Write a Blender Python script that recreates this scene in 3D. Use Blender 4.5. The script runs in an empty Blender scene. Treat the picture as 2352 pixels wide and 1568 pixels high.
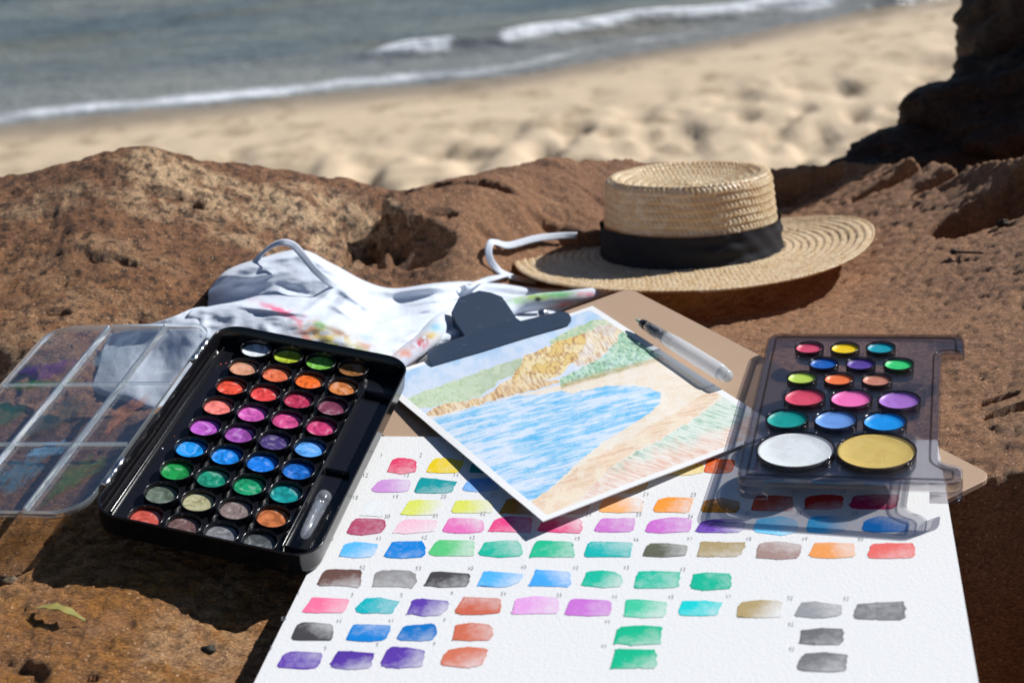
import bpy, math
import numpy as np
from mathutils import Matrix, Vector

# ------------------------------------------------------------------ camera, sky, sun, exposure
scene = bpy.context.scene
COL = scene.collection
rng = np.random.default_rng(7)

F_PX, CX, CY, W_PX = 3400.0, 1176.0, 784.0, 2352.0
CAM = np.array([0.0, 0.0, 0.591026])
CR = np.array([[0.99500454, 0.0998297, 0.0], [-0.0440252, 0.43880005, 0.8975056], [-0.08959771, 0.89302214, -0.44100307]])

cam_data = bpy.data.cameras.new("camera")
cam = bpy.data.objects.new("camera", cam_data)
COL.objects.link(cam)
cm = np.eye(4)
cm[:3, 0] = CR[:, 0]; cm[:3, 1] = CR[:, 1]; cm[:3, 2] = -CR[:, 2]; cm[:3, 3] = CAM
cam.matrix_world = Matrix(cm.tolist())
cam_data.sensor_width = 36.0
cam_data.lens = F_PX / W_PX * 36.0
cam_data.clip_start = 0.02
cam_data.clip_end = 2000.0
cam_data.dof.use_dof = True
cam_data.dof.focus_distance = 1.15
cam_data.dof.aperture_fstop = 7.2
scene.camera = cam

SUN_AZ, SUN_EL = math.radians(25.0), math.radians(36.5)     # azimuth measured from +x towards +y
SUN_DIR = Vector((math.cos(SUN_AZ) * math.cos(SUN_EL), math.sin(SUN_AZ) * math.cos(SUN_EL), math.sin(SUN_EL)))
world = bpy.data.worlds.new("World")
scene.world = world
world.use_nodes = True
wn = world.node_tree
sky = wn.nodes.new("ShaderNodeTexSky")
sky.sky_type = 'NISHITA'
sky.sun_disc = False
sky.ozone_density = 4.0
sky.dust_density = 0.3
sky.sun_elevation = SUN_EL
sky.sun_rotation = math.pi / 2 - SUN_AZ
bg = wn.nodes["Background"]
bg.inputs[1].default_value = 0.050
wn.links.new(sky.outputs[0], bg.inputs[0])

sun_data = bpy.data.lights.new("sun", 'SUN')
sun_data.energy = 5.0
sun_data.angle = math.radians(0.5)
sun_data.color = (1.0, 0.985, 0.955)
sun = bpy.data.objects.new("sun", sun_data)
COL.objects.link(sun)
sun.rotation_euler = SUN_DIR.to_track_quat('Z', 'Y').to_euler()
sun.location = (3, 1, 3)

vs = scene.view_settings
vs.view_transform = 'Standard'
vs.look = 'None'
vs.gamma = 1.0
vs.exposure = 0.12
scene.render.engine = 'CYCLES'
scene.cycles.use_denoising = True
scene.cycles.transparent_max_bounces = 24
scene.cycles.max_bounces = 10

# ------------------------------------------------------------------ helpers
def ray(px, py):
    return CR @ np.array([(px - CX) / F_PX, -(py - CY) / F_PX, 1.0])

def U(px, py, z):                      # place of a picture measurement at height z
    r = ray(px, py)
    return CAM + r * ((z - CAM[2]) / r[2])

def UY(px, py, y):                     # the same at distance y
    r = ray(px, py)
    return CAM + r * ((y - CAM[1]) / r[1])

def UP(px, py, n, p0):                 # the same on a plane
    r = ray(px, py)
    return CAM + r * (np.dot(n, p0 - CAM) / np.dot(n, r))

def lin(r, g=None, b=None):
    if g is None:
        r, g, b = r
    f = lambda c: (c / 255 / 12.92) if c / 255 <= .04045 else ((c / 255 + .055) / 1.055) ** 2.4
    return (f(r), f(g), f(b))

def lin_np(a):
    a = np.asarray(a, float) / 255
    return np.where(a <= .04045, a / 12.92, ((a + .055) / 1.055) ** 2.4)

_lat = rng.random((256, 256))
def vnoise(x, y, seed=0):
    x = np.asarray(x, float) + seed * 17.31; y = np.asarray(y, float) + seed * 9.77
    xi = np.floor(x).astype(int); yi = np.floor(y).astype(int)
    fx = x - xi; fy = y - yi
    fx = fx * fx * fx * (fx * (fx * 6 - 15) + 10); fy = fy * fy * fy * (fy * (fy * 6 - 15) + 10)
    g = lambda a, b: _lat[a & 255, b & 255]
    return (g(xi, yi) * (1 - fx) + g(xi + 1, yi) * fx) * (1 - fy) + (g(xi, yi + 1) * (1 - fx) + g(xi + 1, yi + 1) * fx) * fy

def fbm(x, y, octv=4, seed=0, gain=.5):
    s = 0; a = 1; t = 0
    for i in range(octv):
        s = s + a * vnoise(x * 2 ** i, y * 2 ** i, seed + i * 3); t += a; a *= gain
    return s / t * 2 - 1

def sstep(a, b, x):
    t = np.clip((x - a) / (b - a), 0, 1)
    return t * t * (3 - 2 * t)

def mesh_obj(name, verts, faces, mat, parent=None, smooth=True, attrs=None, inv=True):
    me = bpy.data.meshes.new(name)
    me.from_pydata([tuple(map(float, v)) for v in verts] if not isinstance(verts, np.ndarray) else verts.tolist(), [], faces if isinstance(faces, list) else faces.tolist())
    if smooth:
        me.polygons.foreach_set("use_smooth", [True] * len(me.polygons))
    if attrs:
        for k, v in attrs.items():
            v = np.asarray(v, np.float32)
            if v.ndim == 1:
                a = me.attributes.new(k, 'FLOAT', 'POINT'); a.data.foreach_set("value", v)
            else:
                a = me.attributes.new(k, 'FLOAT_COLOR', 'POINT')
                c = np.ones((len(v), 4), np.float32); c[:, :3] = v
                a.data.foreach_set("color", c.ravel())
    me.materials.append(mat)
    me.update()
    return link(name, me, parent, inv)

def link(name, me, parent=None, inv=True):
    o = bpy.data.objects.new(name, me)
    COL.objects.link(o)
    if parent is not None:
        o.parent = parent
        if inv:
            o.matrix_parent_inverse = WM[parent.name].inverted()
    return o

WM = {}
def empty(name, loc, mat=None):
    o = bpy.data.objects.new(name, None)
    COL.objects.link(o)
    o.empty_display_size = .02
    m = Matrix.Translation(Vector(loc)) if mat is None else mat
    o.matrix_world = m
    WM[o.name] = m.copy()
    return o

def tag(o, label, cat=None, group=None, kind=None):
    if label: o["label"] = label
    if cat: o["category"] = cat
    if group: o["group"] = group
    if kind: o["kind"] = kind
    return o

def grid_faces(nr, nc, wrap=False):
    f = []
    for i in range(nr - 1):
        for j in range(nc if wrap else nc - 1):
            k = (j + 1) % nc
            f.append((i * nc + j, i * nc + k, (i + 1) * nc + k, (i + 1) * nc + j))
    return f

def grid_faces_np(nr, nc):
    i, j = np.meshgrid(np.arange(nr - 1), np.arange(nc - 1), indexing='ij')
    a = (i * nc + j).ravel()
    return np.stack([a, a + 1, a + nc + 1, a + nc], 1)

def lathe(profile, seg, cap0=False, cap1=False):
    v = []; n = len(profile)
    for r, z in profile:
        for k in range(seg):
            t = 2 * math.pi * k / seg
            v.append((r * math.cos(t), r * math.sin(t), z))
    f = grid_faces(n, seg, True)
    if cap0: f.append(tuple(range(seg))[::-1])
    if cap1: f.append(tuple(range((n - 1) * seg, n * seg)))
    return v, f

def rrect(x0, x1, y0, y1, r, seg=8):
    out = []
    for cx, cy, a0 in ((x1 - r, y1 - r, 0), (x0 + r, y1 - r, 90), (x0 + r, y0 + r, 180), (x1 - r, y0 + r, 270)):
        for k in range(seg + 1):
            a = math.radians(a0 + 90 * k / seg)
            out.append((cx + r * math.cos(a), cy + r * math.sin(a)))
    return out

def round_poly(pts, rads, seg=6):
    """closed 2-D outline with each corner rounded by its own radius"""
    out = []; n = len(pts)
    for i in range(n):
        p0, p, p1 = map(np.array, (pts[i - 1], pts[i], pts[(i + 1) % n]))
        r = rads[i] if isinstance(rads, (list, tuple)) else rads
        a = p0 - p; b = p1 - p; la = np.linalg.norm(a); lb = np.linalg.norm(b)
        d = min(r, la * .48, lb * .48)
        A = p + a / la * d; B = p + b / lb * d
        for k in range(seg + 1):
            t = k / seg
            out.append(tuple((1 - t) ** 2 * A + 2 * t * (1 - t) * p + t * t * B))
    return out

def loft(rings, cap0=False, cap1=False):
    v = [p for r in rings for p in r]; n = len(rings[0])
    f = grid_faces(len(rings), n, True)
    if cap0: f.append(tuple(range(n))[::-1])
    if cap1: f.append(tuple(range((len(rings) - 1) * n, len(rings) * n)))
    return v, f

def inset(ring, d):
    """offset a counter-clockwise 2-D ring inwards by d"""
    r = np.array(ring); n = len(r)
    t = np.roll(r, -1, 0) - np.roll(r, 1, 0)
    t /= np.linalg.norm(t, axis=1)[:, None] + 1e-12
    nrm = np.stack([-t[:, 1], t[:, 0]], 1)
    return [tuple(p) for p in r + nrm * d]

def box(x0, x1, y0, y1, z0, z1):
    v = [(x, y, z) for z in (z0, z1) for x, y in ((x0, y0), (x1, y0), (x1, y1), (x0, y1))]
    f = [(3, 2, 1, 0), (4, 5, 6, 7), (0, 1, 5, 4), (1, 2, 6, 5), (2, 3, 7, 6), (3, 0, 4, 7)]
    return v, f

def join(*vf):
    v = []; f = []
    for a, b in vf:
        o = len(v); v += list(a); f += [tuple(i + o for i in q) for q in b]
    return v, f

def catmull(P, n):
    P = np.array(P, float); m = len(P)
    Q = np.vstack([2 * P[0] - P[1], P, 2 * P[-1] - P[-2]])
    out = []
    for t in np.linspace(0, m - 1, n):
        i = min(int(t), m - 2); u = t - i
        a, b, c, d = Q[i], Q[i + 1], Q[i + 2], Q[i + 3]
        out.append(.5 * (2 * b + (c - a) * u + (2 * a - 5 * b + 4 * c - d) * u * u + (3 * b - a - 3 * c + d) * u ** 3))
    return np.array(out)

def tube(path, rad, seg=12, squash=1.0, up=(0, 0, 1)):
    path = np.array(path); n = len(path)
    rad = np.broadcast_to(np.asarray(rad, float), (n,))
    t = np.gradient(path, axis=0); t /= np.linalg.norm(t, axis=1)[:, None]
    rings = []
    for i in range(n):
        s = np.cross(t[i], up); s /= np.linalg.norm(s) + 1e-9; w = np.cross(s, t[i])
        rings.append([tuple(path[i] + rad[i] * (math.cos(a) * s + squash * math.sin(a) * w)) for a in np.linspace(0, 2 * math.pi, seg, endpoint=False)])
    return loft(rings, True, True)

# ------------------------------------------------------------------ materials
def mat_new(name):
    m = bpy.data.materials.new(name); m.use_nodes = True
    nt = m.node_tree
    return m, nt, nt.nodes["Principled BSDF"], nt.nodes["Material Output"]

def nd(nt, typ, **kw):
    n = nt.nodes.new(typ)
    for k, v in kw.items():
        if k.startswith("i_"):
            key = k[2:]; key = int(key) if key.isdigit() else key
            n.inputs[key].default_value = v
        else:
            setattr(n, k, v)
    return n

def rgba(c): return (c[0], c[1], c[2], 1.0)

def mixc(nt, fac, a, b, mode='MIX'):
    n = nt.nodes.new("ShaderNodeMix"); n.data_type = 'RGBA'; n.blend_type = mode
    for sock, val in ((n.inputs[0], fac), (n.inputs[6], a), (n.inputs[7], b)):
        if hasattr(val, "is_linked") or isinstance(val, bpy.types.NodeSocket): nt.links.new(val, sock)
        elif isinstance(val, (int, float)): sock.default_value = val
        else: sock.default_value = rgba(val)
    return n.outputs[2]

def ramp(nt, src, p0, p1, c0=(0, 0, 0), c1=(1, 1, 1)):
    n = nt.nodes.new("ShaderNodeValToRGB")
    n.color_ramp.elements[0].position = p0; n.color_ramp.elements[1].position = p1
    n.color_ramp.elements[0].color = rgba(c0); n.color_ramp.elements[1].color = rgba(c1)
    nt.links.new(src, n.inputs[0])
    return n.outputs[0]

def noise(nt, vec, scale, detail=4, rough=.55, dist=0.0):
    n = nt.nodes.new("ShaderNodeTexNoise")
    n.inputs["Scale"].default_value = scale; n.inputs["Detail"].default_value = detail
    n.inputs["Roughness"].default_value = rough; n.inputs["Distortion"].default_value = dist
    if vec is not None: nt.links.new(vec, n.inputs["Vector"])
    return n.outputs[0]

def mapping(nt, vec, scale=(1, 1, 1), rot=(0, 0, 0)):
    n = nt.nodes.new("ShaderNodeMapping")
    n.inputs["Scale"].default_value = scale; n.inputs["Rotation"].default_value = rot
    nt.links.new(vec, n.inputs["Vector"])
    return n.outputs[0]

def bump(nt, src, strength, dist, prev=None):
    n = nt.nodes.new("ShaderNodeBump")
    n.inputs["Strength"].default_value = strength; n.inputs["Distance"].default_value = dist
    nt.links.new(src, n.inputs["Height"])
    if prev is not None: nt.links.new(prev, n.inputs["Normal"])
    return n.outputs[0]

def objco(nt): return nt.nodes.new("ShaderNodeTexCoord").outputs["Object"]
def geopos(nt): return nt.nodes.new("ShaderNodeNewGeometry").outputs["Position"]
def attr(nt, name, out="Fac"):
    n = nt.nodes.new("ShaderNodeAttribute"); n.attribute_name = name
    return n.outputs[out]
def math_(nt, op, a, b=None):
    n = nt.nodes.new("ShaderNodeMath"); n.operation = op
    for s, v in ((n.inputs[0], a), (n.inputs[1], b)):
        if v is None: continue
        if isinstance(v, (int, float)): s.default_value = v
        else: nt.links.new(v, s)
    return n.outputs[0]

def simple(name, col, rough=.5, metallic=0.0, spec=.5, coat=0.0, bump_scale=None, bump_s=.2, bump_d=.0005, var=None):
    m, nt, p, out = mat_new(name)
    p.inputs["Base Color"].default_value = rgba(col)
    p.inputs["Roughness"].default_value = rough; p.inputs["Metallic"].default_value = metallic
    p.inputs["Specular IOR Level"].default_value = spec; p.inputs["Coat Weight"].default_value = coat
    if bump_scale or var:
        co = objco(nt)
    if bump_scale:
        nt.links.new(bump(nt, noise(nt, co, bump_scale, 5), bump_s, bump_d), p.inputs["Normal"])
    if var:
        c2, sc = var
        nt.links.new(mixc(nt, ramp(nt, noise(nt, co, sc, 5), .35, .65), col, c2), p.inputs["Base Color"])
    return m

def rock_material(name="sandstone", tint=(1.50, 1.17, .90)):
    m, nt, p, out = mat_new(name)
    co = geopos(nt)
    st = mapping(nt, co, (1, 2.6, 2.6), (0, 0, math.radians(-14)))
    big = ramp(nt, noise(nt, co, 9, 5, .6), .32, .68)
    med = ramp(nt, noise(nt, st, 55, 6, .65, .4), .3, .7)
    fine = noise(nt, st, 300, 4, .75)
    c = mixc(nt, big, (.20, .112, .064), (.37, .235, .142))
    c = mixc(nt, math_(nt, 'MULTIPLY', med, .55), c, (.46, .32, .21))
    # ochre crust
    oc = math_(nt, 'MULTIPLY', attr(nt, "ochre"), ramp(nt, noise(nt, co, 38, 6, .65), .25, .6))
    c = mixc(nt, oc, c, (.34, .185, .045))
    # purple-brown crust
    c = mixc(nt, math_(nt, 'MULTIPLY', attr(nt, "purple"), ramp(nt, noise(nt, co, 30, 5, .6), .2, .7)), c, (.125, .062, .036))
    # cream sandstone showing through the crust
    crn = ramp(nt, noise(nt, co, 46, 7, .72, .6), .40, .54)
    cr = math_(nt, 'MULTIPLY', attr(nt, "cream"), crn)
    c = mixc(nt, cr, c, (.60, .53, .40))
    sp = math_(nt, 'MULTIPLY', ramp(nt, noise(nt, co, 110, 6, .78, .5), .56, .62), math_(nt, 'MULTIPLY', attr(nt, "pitted"), .25))
    c = mixc(nt, sp, c, (.50, .36, .20))
    # pitted dark spots
    pit = ramp(nt, noise(nt, co, 120, 5, .72), .50, .60)
    pit = math_(nt, 'MULTIPLY', pit, attr(nt, "pitted"))
    c = mixc(nt, math_(nt, 'MULTIPLY', pit, .85), c, (.035, .020, .012))
    c = mixc(nt, ramp(nt, fine, .36, .62), mixc(nt, 1.0, c, (.42, .37, .34), 'MULTIPLY'), mixc(nt, 1.0, c, (1.28, 1.28, 1.28), 'MULTIPLY'))
    # pale quartz and shell grains
    for sc, th, fac in ((320, .15, .8), (150, .08, .85)):
        vo = nt.nodes.new("ShaderNodeTexVoronoi"); vo.inputs["Scale"].default_value = sc
        nt.links.new(co, vo.inputs["Vector"])
        sel = nt.nodes.new("ShaderNodeSeparateColor"); nt.links.new(vo.outputs["Color"], sel.inputs[0])
        g = math_(nt, 'MULTIPLY', math_(nt, 'LESS_THAN', vo.outputs["Distance"], th * 1.6), math_(nt, 'GREATER_THAN', sel.outputs[0], .86))
        c = mixc(nt, math_(nt, 'MULTIPLY', g, fac), c, (.62, .53, .42))
    c = mixc(nt, 1.0, c, tint, 'MULTIPLY')
    nt.links.new(c, p.inputs["Base Color"])
    p.inputs["Roughness"].default_value = .62
    p.inputs["Specular IOR Level"].default_value = .42
    b = bump(nt, noise(nt, co, 60, 6, .68), .8, .008)
    b = bump(nt, noise(nt, st, 230, 6, .75), 1.0, .0042, b)
    b = bump(nt, pit, -.6, .003, b)
    nt.links.new(b, p.inputs["Normal"])
    return m

def paper_material(name="watercolour_paper", col=(.80, .80, .80), bs=.30):
    m, nt, p, out = mat_new(name)
    p.inputs["Base Color"].default_value = rgba(col)
    p.inputs["Roughness"].default_value = .85; p.inputs["Specular IOR Level"].default_value = .15
    co = geopos(nt)
    b = bump(nt, noise(nt, co, 420, 3, .6), bs, .0009)
    b = bump(nt, noise(nt, co, 1100, 3, .6), bs * .8, .0004, b)
    nt.links.new(b, p.inputs["Normal"])
    return m

def swatch_material():
    m, nt, p, out = mat_new("watercolour_wash")
    oi = nt.nodes.new("ShaderNodeObjectInfo")
    co = geopos(nt)
    d = attr(nt, "wash")
    n1 = noise(nt, co, 160, 5, .6)
    n2 = noise(nt, co, 900, 3, .6)
    dn = math_(nt, 'ADD', d, math_(nt, 'MULTIPLY', math_(nt, 'SUBTRACT', n1, .56), .75))
    dn = math_(nt, 'ADD', dn, math_(nt, 'MULTIPLY', math_(nt, 'SUBTRACT', n2, .5), .35))
    lo = mixc(nt, ramp(nt, dn, 0, 1), (.80, .80, .80), oi.outputs["Color"])
    dk = mixc(nt, math_(nt, 'MULTIPLY', ramp(nt, math_(nt, 'SUBTRACT', dn, 1.0), 0.0, .6), .16), lo, mixc(nt, 1.0, lo, lo, 'MULTIPLY'))
    nt.links.new(dk, p.inputs["Base Color"])
    p.inputs["Roughness"].default_value = .75; p.inputs["Specular IOR Level"].default_value = .2
    b = bump(nt, noise(nt, co, 420, 3, .6), .30, .0009)
    b = bump(nt, n2, .3, .0004, b)
    nt.links.new(b, p.inputs["Normal"])
    return m

def cake_material(name="paint_cake", dk=.77, lt=.10, sc=110):
    m, nt, p, out = mat_new(name)
    oi = nt.nodes.new("ShaderNodeObjectInfo")
    co = objco(nt)
    add = nt.nodes.new("ShaderNodeVectorMath"); add.operation = 'ADD'
    cmb = nt.nodes.new("ShaderNodeCombineXYZ")
    nt.links.new(math_(nt, 'MULTIPLY', oi.outputs["Random"], 37.0), cmb.inputs[0]); nt.links.new(math_(nt, 'MULTIPLY', oi.outputs["Random"], 11.0), cmb.inputs[1])
    nt.links.new(co, add.inputs[0]); nt.links.new(cmb.outputs[0], add.inputs[1])
    v = add.outputs[0]
    n1 = noise(nt, v, sc, 3, .5, 1.5)
    base = oi.outputs["Color"]
    dark = mixc(nt, 1.0, base, (dk, dk * .97, dk * .98), 'MULTIPLY')
    lite = mixc(nt, lt, base, (.85, .82, .80))
    c = mixc(nt, ramp(nt, n1, .38, .50), dark, base)
    c = mixc(nt, ramp(nt, n1, .55, .66), c, lite)
    nt.links.new(c, p.inputs["Base Color"])
    p.inputs["Roughness"].default_value = .42; p.inputs["Specular IOR Level"].default_value = .4
    b = bump(nt, n1, .3, .0012)
    b = bump(nt, noise(nt, v, 700, 3, .6), .25, .0005, b)
    nt.links.new(b, p.inputs["Normal"])
    return m

def clear_material(name, tint, gloss=.10, diffuse=0.0, dcol=(.8, .8, .8), rough=.06, frost=0.0):
    m, nt, p, out = mat_new(name)
    nt.nodes.remove(p)
    tr = nd(nt, "ShaderNodeBsdfTransparent"); tr.inputs[0].default_value = rgba(tint)
    gl = nd(nt, "ShaderNodeBsdfGlossy"); gl.inputs["Roughness"].default_value = rough; gl.inputs[0].default_value = (1, 1, 1, 1)
    lw = nd(nt, "ShaderNodeFresnel"); lw.inputs[0].default_value = 1.5
    nt.links.new(bump(nt, noise(nt, objco(nt), 180, 3), .12, .0008), gl.inputs["Normal"])
    mx = nd(nt, "ShaderNodeMixShader")
    f = math_(nt, 'MINIMUM', math_(nt, 'MULTIPLY', lw.outputs[0], gloss), .9)
    nt.links.new(f, mx.inputs[0]); nt.links.new(tr.outputs[0], mx.inputs[1]); nt.links.new(gl.outputs[0], mx.inputs[2])
    last = mx.outputs[0]
    if diffuse:
        df = nd(nt, "ShaderNodeBsdfDiffuse"); df.inputs[0].default_value = rgba(dcol)
        tl = nd(nt, "ShaderNodeBsdfTranslucent"); tl.inputs[0].default_value = rgba(dcol)
        ad = nd(nt, "ShaderNodeMixShader"); ad.inputs[0].default_value = .5
        nt.links.new(df.outputs[0], ad.inputs[1]); nt.links.new(tl.outputs[0], ad.inputs[2])
        m2 = nd(nt, "ShaderNodeMixShader"); m2.inputs[0].default_value = diffuse
        nt.links.new(last, m2.inputs[1]); nt.links.new(ad.outputs[0], m2.inputs[2]); last = m2.outputs[0]
    nt.links.new(last, out.inputs["Surface"])
    return m

def smear_material():
    m, nt, p, out = mat_new("dried_paint_smear")
    oi = nt.nodes.new("ShaderNodeObjectInfo")
    co = geopos(nt)
    nt.links.new(oi.outputs["Color"], p.inputs["Base Color"])
    p.inputs["Roughness"].default_value = .6
    n1 = noise(nt, mapping(nt, co, (1, .45, 1), (0, 0, .3)), 120, 6, .7, .8)
    a = math_(nt, 'MULTIPLY', ramp(nt, math_(nt, 'MULTIPLY', n1, attr(nt, "wash")), .36, .62), .50)
    tr = nd(nt, "ShaderNodeBsdfTransparent"); mx = nd(nt, "ShaderNodeMixShader")
    nt.links.new(a, mx.inputs[0]); nt.links.new(tr.outputs[0], mx.inputs[1]); nt.links.new(p.outputs[0], mx.inputs[2])
    nt.links.new(mx.outputs[0], out.inputs["Surface"])
    return m

def straw_material():
    m, nt, p, out = mat_new("braided_straw")
    co = objco(nt)
    n1 = noise(nt, co, 300, 3, .6); n2 = noise(nt, co, 60, 4, .6)
    c = mixc(nt, math_(nt, 'ADD', math_(nt, 'MULTIPLY', attr(nt, "tone"), .75), math_(nt, 'MULTIPLY', n1, .3)), (.78, .56, .30), (.96, .84, .61))
    c = mixc(nt, math_(nt, 'MULTIPLY', ramp(nt, n2, .4, .7), .4), c, (.70, .47, .23))
    c = mixc(nt, math_(nt, 'MULTIPLY', attr(nt, "seam"), .5), c, (.28, .16, .07))
    nt.links.new(c, p.inputs["Base Color"])
    p.inputs["Roughness"].default_value = .34; p.inputs["Specular IOR Level"].default_value = .6
    nt.links.new(bump(nt, noise(nt, co, 1200, 2, .5), .3, .0005), p.inputs["Normal"])
    tl = nd(nt, "ShaderNodeBsdfTranslucent"); nt.links.new(mixc(nt, .45, c, (.95, .50, .16)), tl.inputs[0])
    mx = nd(nt, "ShaderNodeMixShader"); mx.inputs[0].default_value = .30
    nt.links.new(p.outputs[0], mx.inputs[1]); nt.links.new(tl.outputs[0], mx.inputs[2])
    nt.links.new(mx.outputs[0], out.inputs["Surface"])
    return m

def fabric_material():
    m, nt, p, out = mat_new("white_cotton")
    co = geopos(nt)
    c = mixc(nt, attr(nt, "stain_amount"), (.65, .70, .79), attr(nt, "stain", "Color"))
    nt.links.new(c, p.inputs["Base Color"])
    p.inputs["Roughness"].default_value = .95; p.inputs["Specular IOR Level"].default_value = .1
    p.inputs["Sheen Weight"].default_value = .15
    w = nt.nodes.new("ShaderNodeTexWave"); w.inputs["Scale"].default_value = 480; w.inputs["Distortion"].default_value = 1.2; w.inputs["Detail"].default_value = 1
    nt.links.new(mapping(nt, co, (1, .6, .4), (0, 0, .5)), w.inputs["Vector"])
    b = bump(nt, w.outputs["Fac"], .18, .0006)
    b = bump(nt, noise(nt, mapping(nt, co, (1, .35, 1), (0, 0, -.5)), 60, 3, .5, .8), .22, .004, b)
    nt.links.new(b, p.inputs["Normal"])
    return m

M_ROCK = rock_material()
M_SHADEROCK = rock_material("shade_darkened_rock", (.42, .36, .33))  # sandstone darkened for the outcrop: its shade is put into the colour
M_PAPER = paper_material()
M_WASH = swatch_material()
M_CAKE = cake_material("paint_cake", .58, .20, 100)
M_CAKE2 = cake_material("smooth_paint_cake", .93, .03, 60)
M_PENCIL = simple("pencil_graphite", (.33, .34, .37), .7)
M_BLACK = simple("black_enamel", (.006, .006, .008), .16, spec=.5, bump_scale=260, bump_s=.05, bump_d=.0004)
M_BLACKIN = simple("black_tray_plastic", (.008, .008, .011), .2, spec=.5, bump_scale=220, bump_s=.10, bump_d=.0006)
M_STEEL = simple("bright_steel", (.62, .62, .64), .25, 1.0)
M_CLIP = None
M_LID = clear_material("clear_styrene", (.955, .962, .97), .38, 0.0, (.75, .82, .9), .05)
M_RIDGE = clear_material("clear_styrene_edge", (.88, .91, .94), 1.3, .18, (.78, .86, .9), .08)
M_SMOKE = clear_material("smoked_styrene", (.76, .745, .765), .45, .03, (.10, .09, .11), .06)
M_SMOKE_D = clear_material("smoked_styrene_edge", (.52, .51, .54), .7, .16, (.03, .028, .036), .08)
M_SMEAR = smear_material()
M_STRAW = straw_material()
M_FABRIC = fabric_material()

# ------------------------------------------------------------------ the rock platform
ctrl = [
 # near left
 (-250,1568,.010),(0,1568,.000),(300,1568,-.010),(560,1568,-.024),(560,1430,-.020),(690,1400,-.022),(0,1300,.014),(180,1330,.012),(330,1360,.006),(520,1350,-.010),(250,1200,.012),(0,1100,.014),(-250,1200,.02),
 (-250,950,.03),(0,960,.012),(120,930,.010),(0,870,.022),(480,1000,.020),(560,930,.022),(700,1050,-.004),(800,1000,-.010),(620,1250,-.008),
 (200,960,.008),(330,900,.010),(300,820,.016),(0,810,.045),(150,790,.045),(250,755,.040),(330,735,.036),
 # left boulder
 (-200,760,.07),(0,700,.062),(160,690,.058),(0,550,.088),(200,550,.085),(400,500,.080),(300,650,.058),(430,650,.040),(560,560,.050),(600,480,.063),(700,470,.060),(780,520,.036),(860,500,.034),
 (-300,430,.11),(0,405,.115),(100,390,.118),(180,370,.125),(230,350,.130),(290,344,.131),(380,353,.122),(470,376,.104),(560,389,.090),(640,393,.078),(740,402,.064),(800,416,.054),
 (850,450,.006),(950,432,.000),(900,470,.004),
 # middle ledge
 (1000,417,.034),(1060,408,.030),(1230,372,.020),(1300,366,.012),(1440,371,-.014),(1600,377,-.040),(1000,480,.034),(1200,470,.012),(1350,470,-.012),(1100,560,.004),(1250,540,-.026),(760,570,.018),
 (840,600,-.012),(920,640,-.018),(700,650,.014),(1000,650,-.018),(1200,650,-.050),(1400,600,-.062),(1600,560,-.078),(1450,520,-.055),
 # slab on the right
 (1760,384,-.052),(1850,388,-.052),(1940,376,-.045),(2100,368,-.015),(2352,352,.030),(2600,330,.07),
 (1800,470,-.072),(1720,450,-.070),(1950,470,-.052),(2050,440,-.035),(2200,420,-.015),(2352,430,.005),(2250,540,-.014),(2352,560,.000),(2600,520,.03),(2100,560,-.036),(2000,640,-.046),(1900,620,-.060),
 (1700,640,-.072),(1600,720,-.050),(1750,760,-.030),(2050,740,-.030),(2200,784,-.016),(2352,784,-.006),(2600,800,.02),(2330,950,-.002),(2250,950,-.012),(2000,900,-.014),(2340,1060,-.008),(2600,1060,.0),
 (1200,900,-.014),(1500,850,-.014),(900,900,-.014),(1100,780,-.012),(1300,1050,-.014),(1800,1050,-.014),(2150,1090,-.014),
]
P = np.array([U(*c) for c in ctrl])

def tps_fit(xy, z, lam=2e-4):
    n = len(xy); d = np.linalg.norm(xy[:, None] - xy[None], axis=2)
    K = np.where(d > 0, d * d * np.log(d + 1e-12), 0) + lam * np.eye(n)
    A = np.zeros((n + 3, n + 3)); A[:n, :n] = K; A[:n, n] = 1; A[:n, n + 1:] = xy; A[n, :n] = 1; A[n + 1:, :n] = xy.T
    s = np.linalg.solve(A, np.concatenate([z, np.zeros(3)]))
    return s
_tps = tps_fit(P[:, :2], P[:, 2])
def tps_eval(x, y):
    shp = x.shape; q = np.stack([x.ravel(), y.ravel()], 1); out = np.empty(len(q)); n = len(P)
    for i in range(0, len(q), 20000):
        d2 = ((q[i:i + 20000, None] - P[None, :, :2]) ** 2).sum(2)
        out[i:i + 20000] = (.5 * d2 * np.log(d2 + 1e-18)) @ _tps[:n] + _tps[n] + q[i:i + 20000] @ _tps[n + 1:]
    return out.reshape(shp)

back = np.array([U(*c) for c in ((-300,430,.11),(0,405,.115),(180,370,.125),(290,344,.131),(470,376,.104),(640,393,.078),(800,416,.054),(1000,417,.034),(1230,372,.020),(1440,371,-.014),(1600,377,-.040),(1760,384,-.052),(1940,376,-.045),(2100,368,-.015),(2352,352,.030),(2600,330,.07))])
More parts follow.
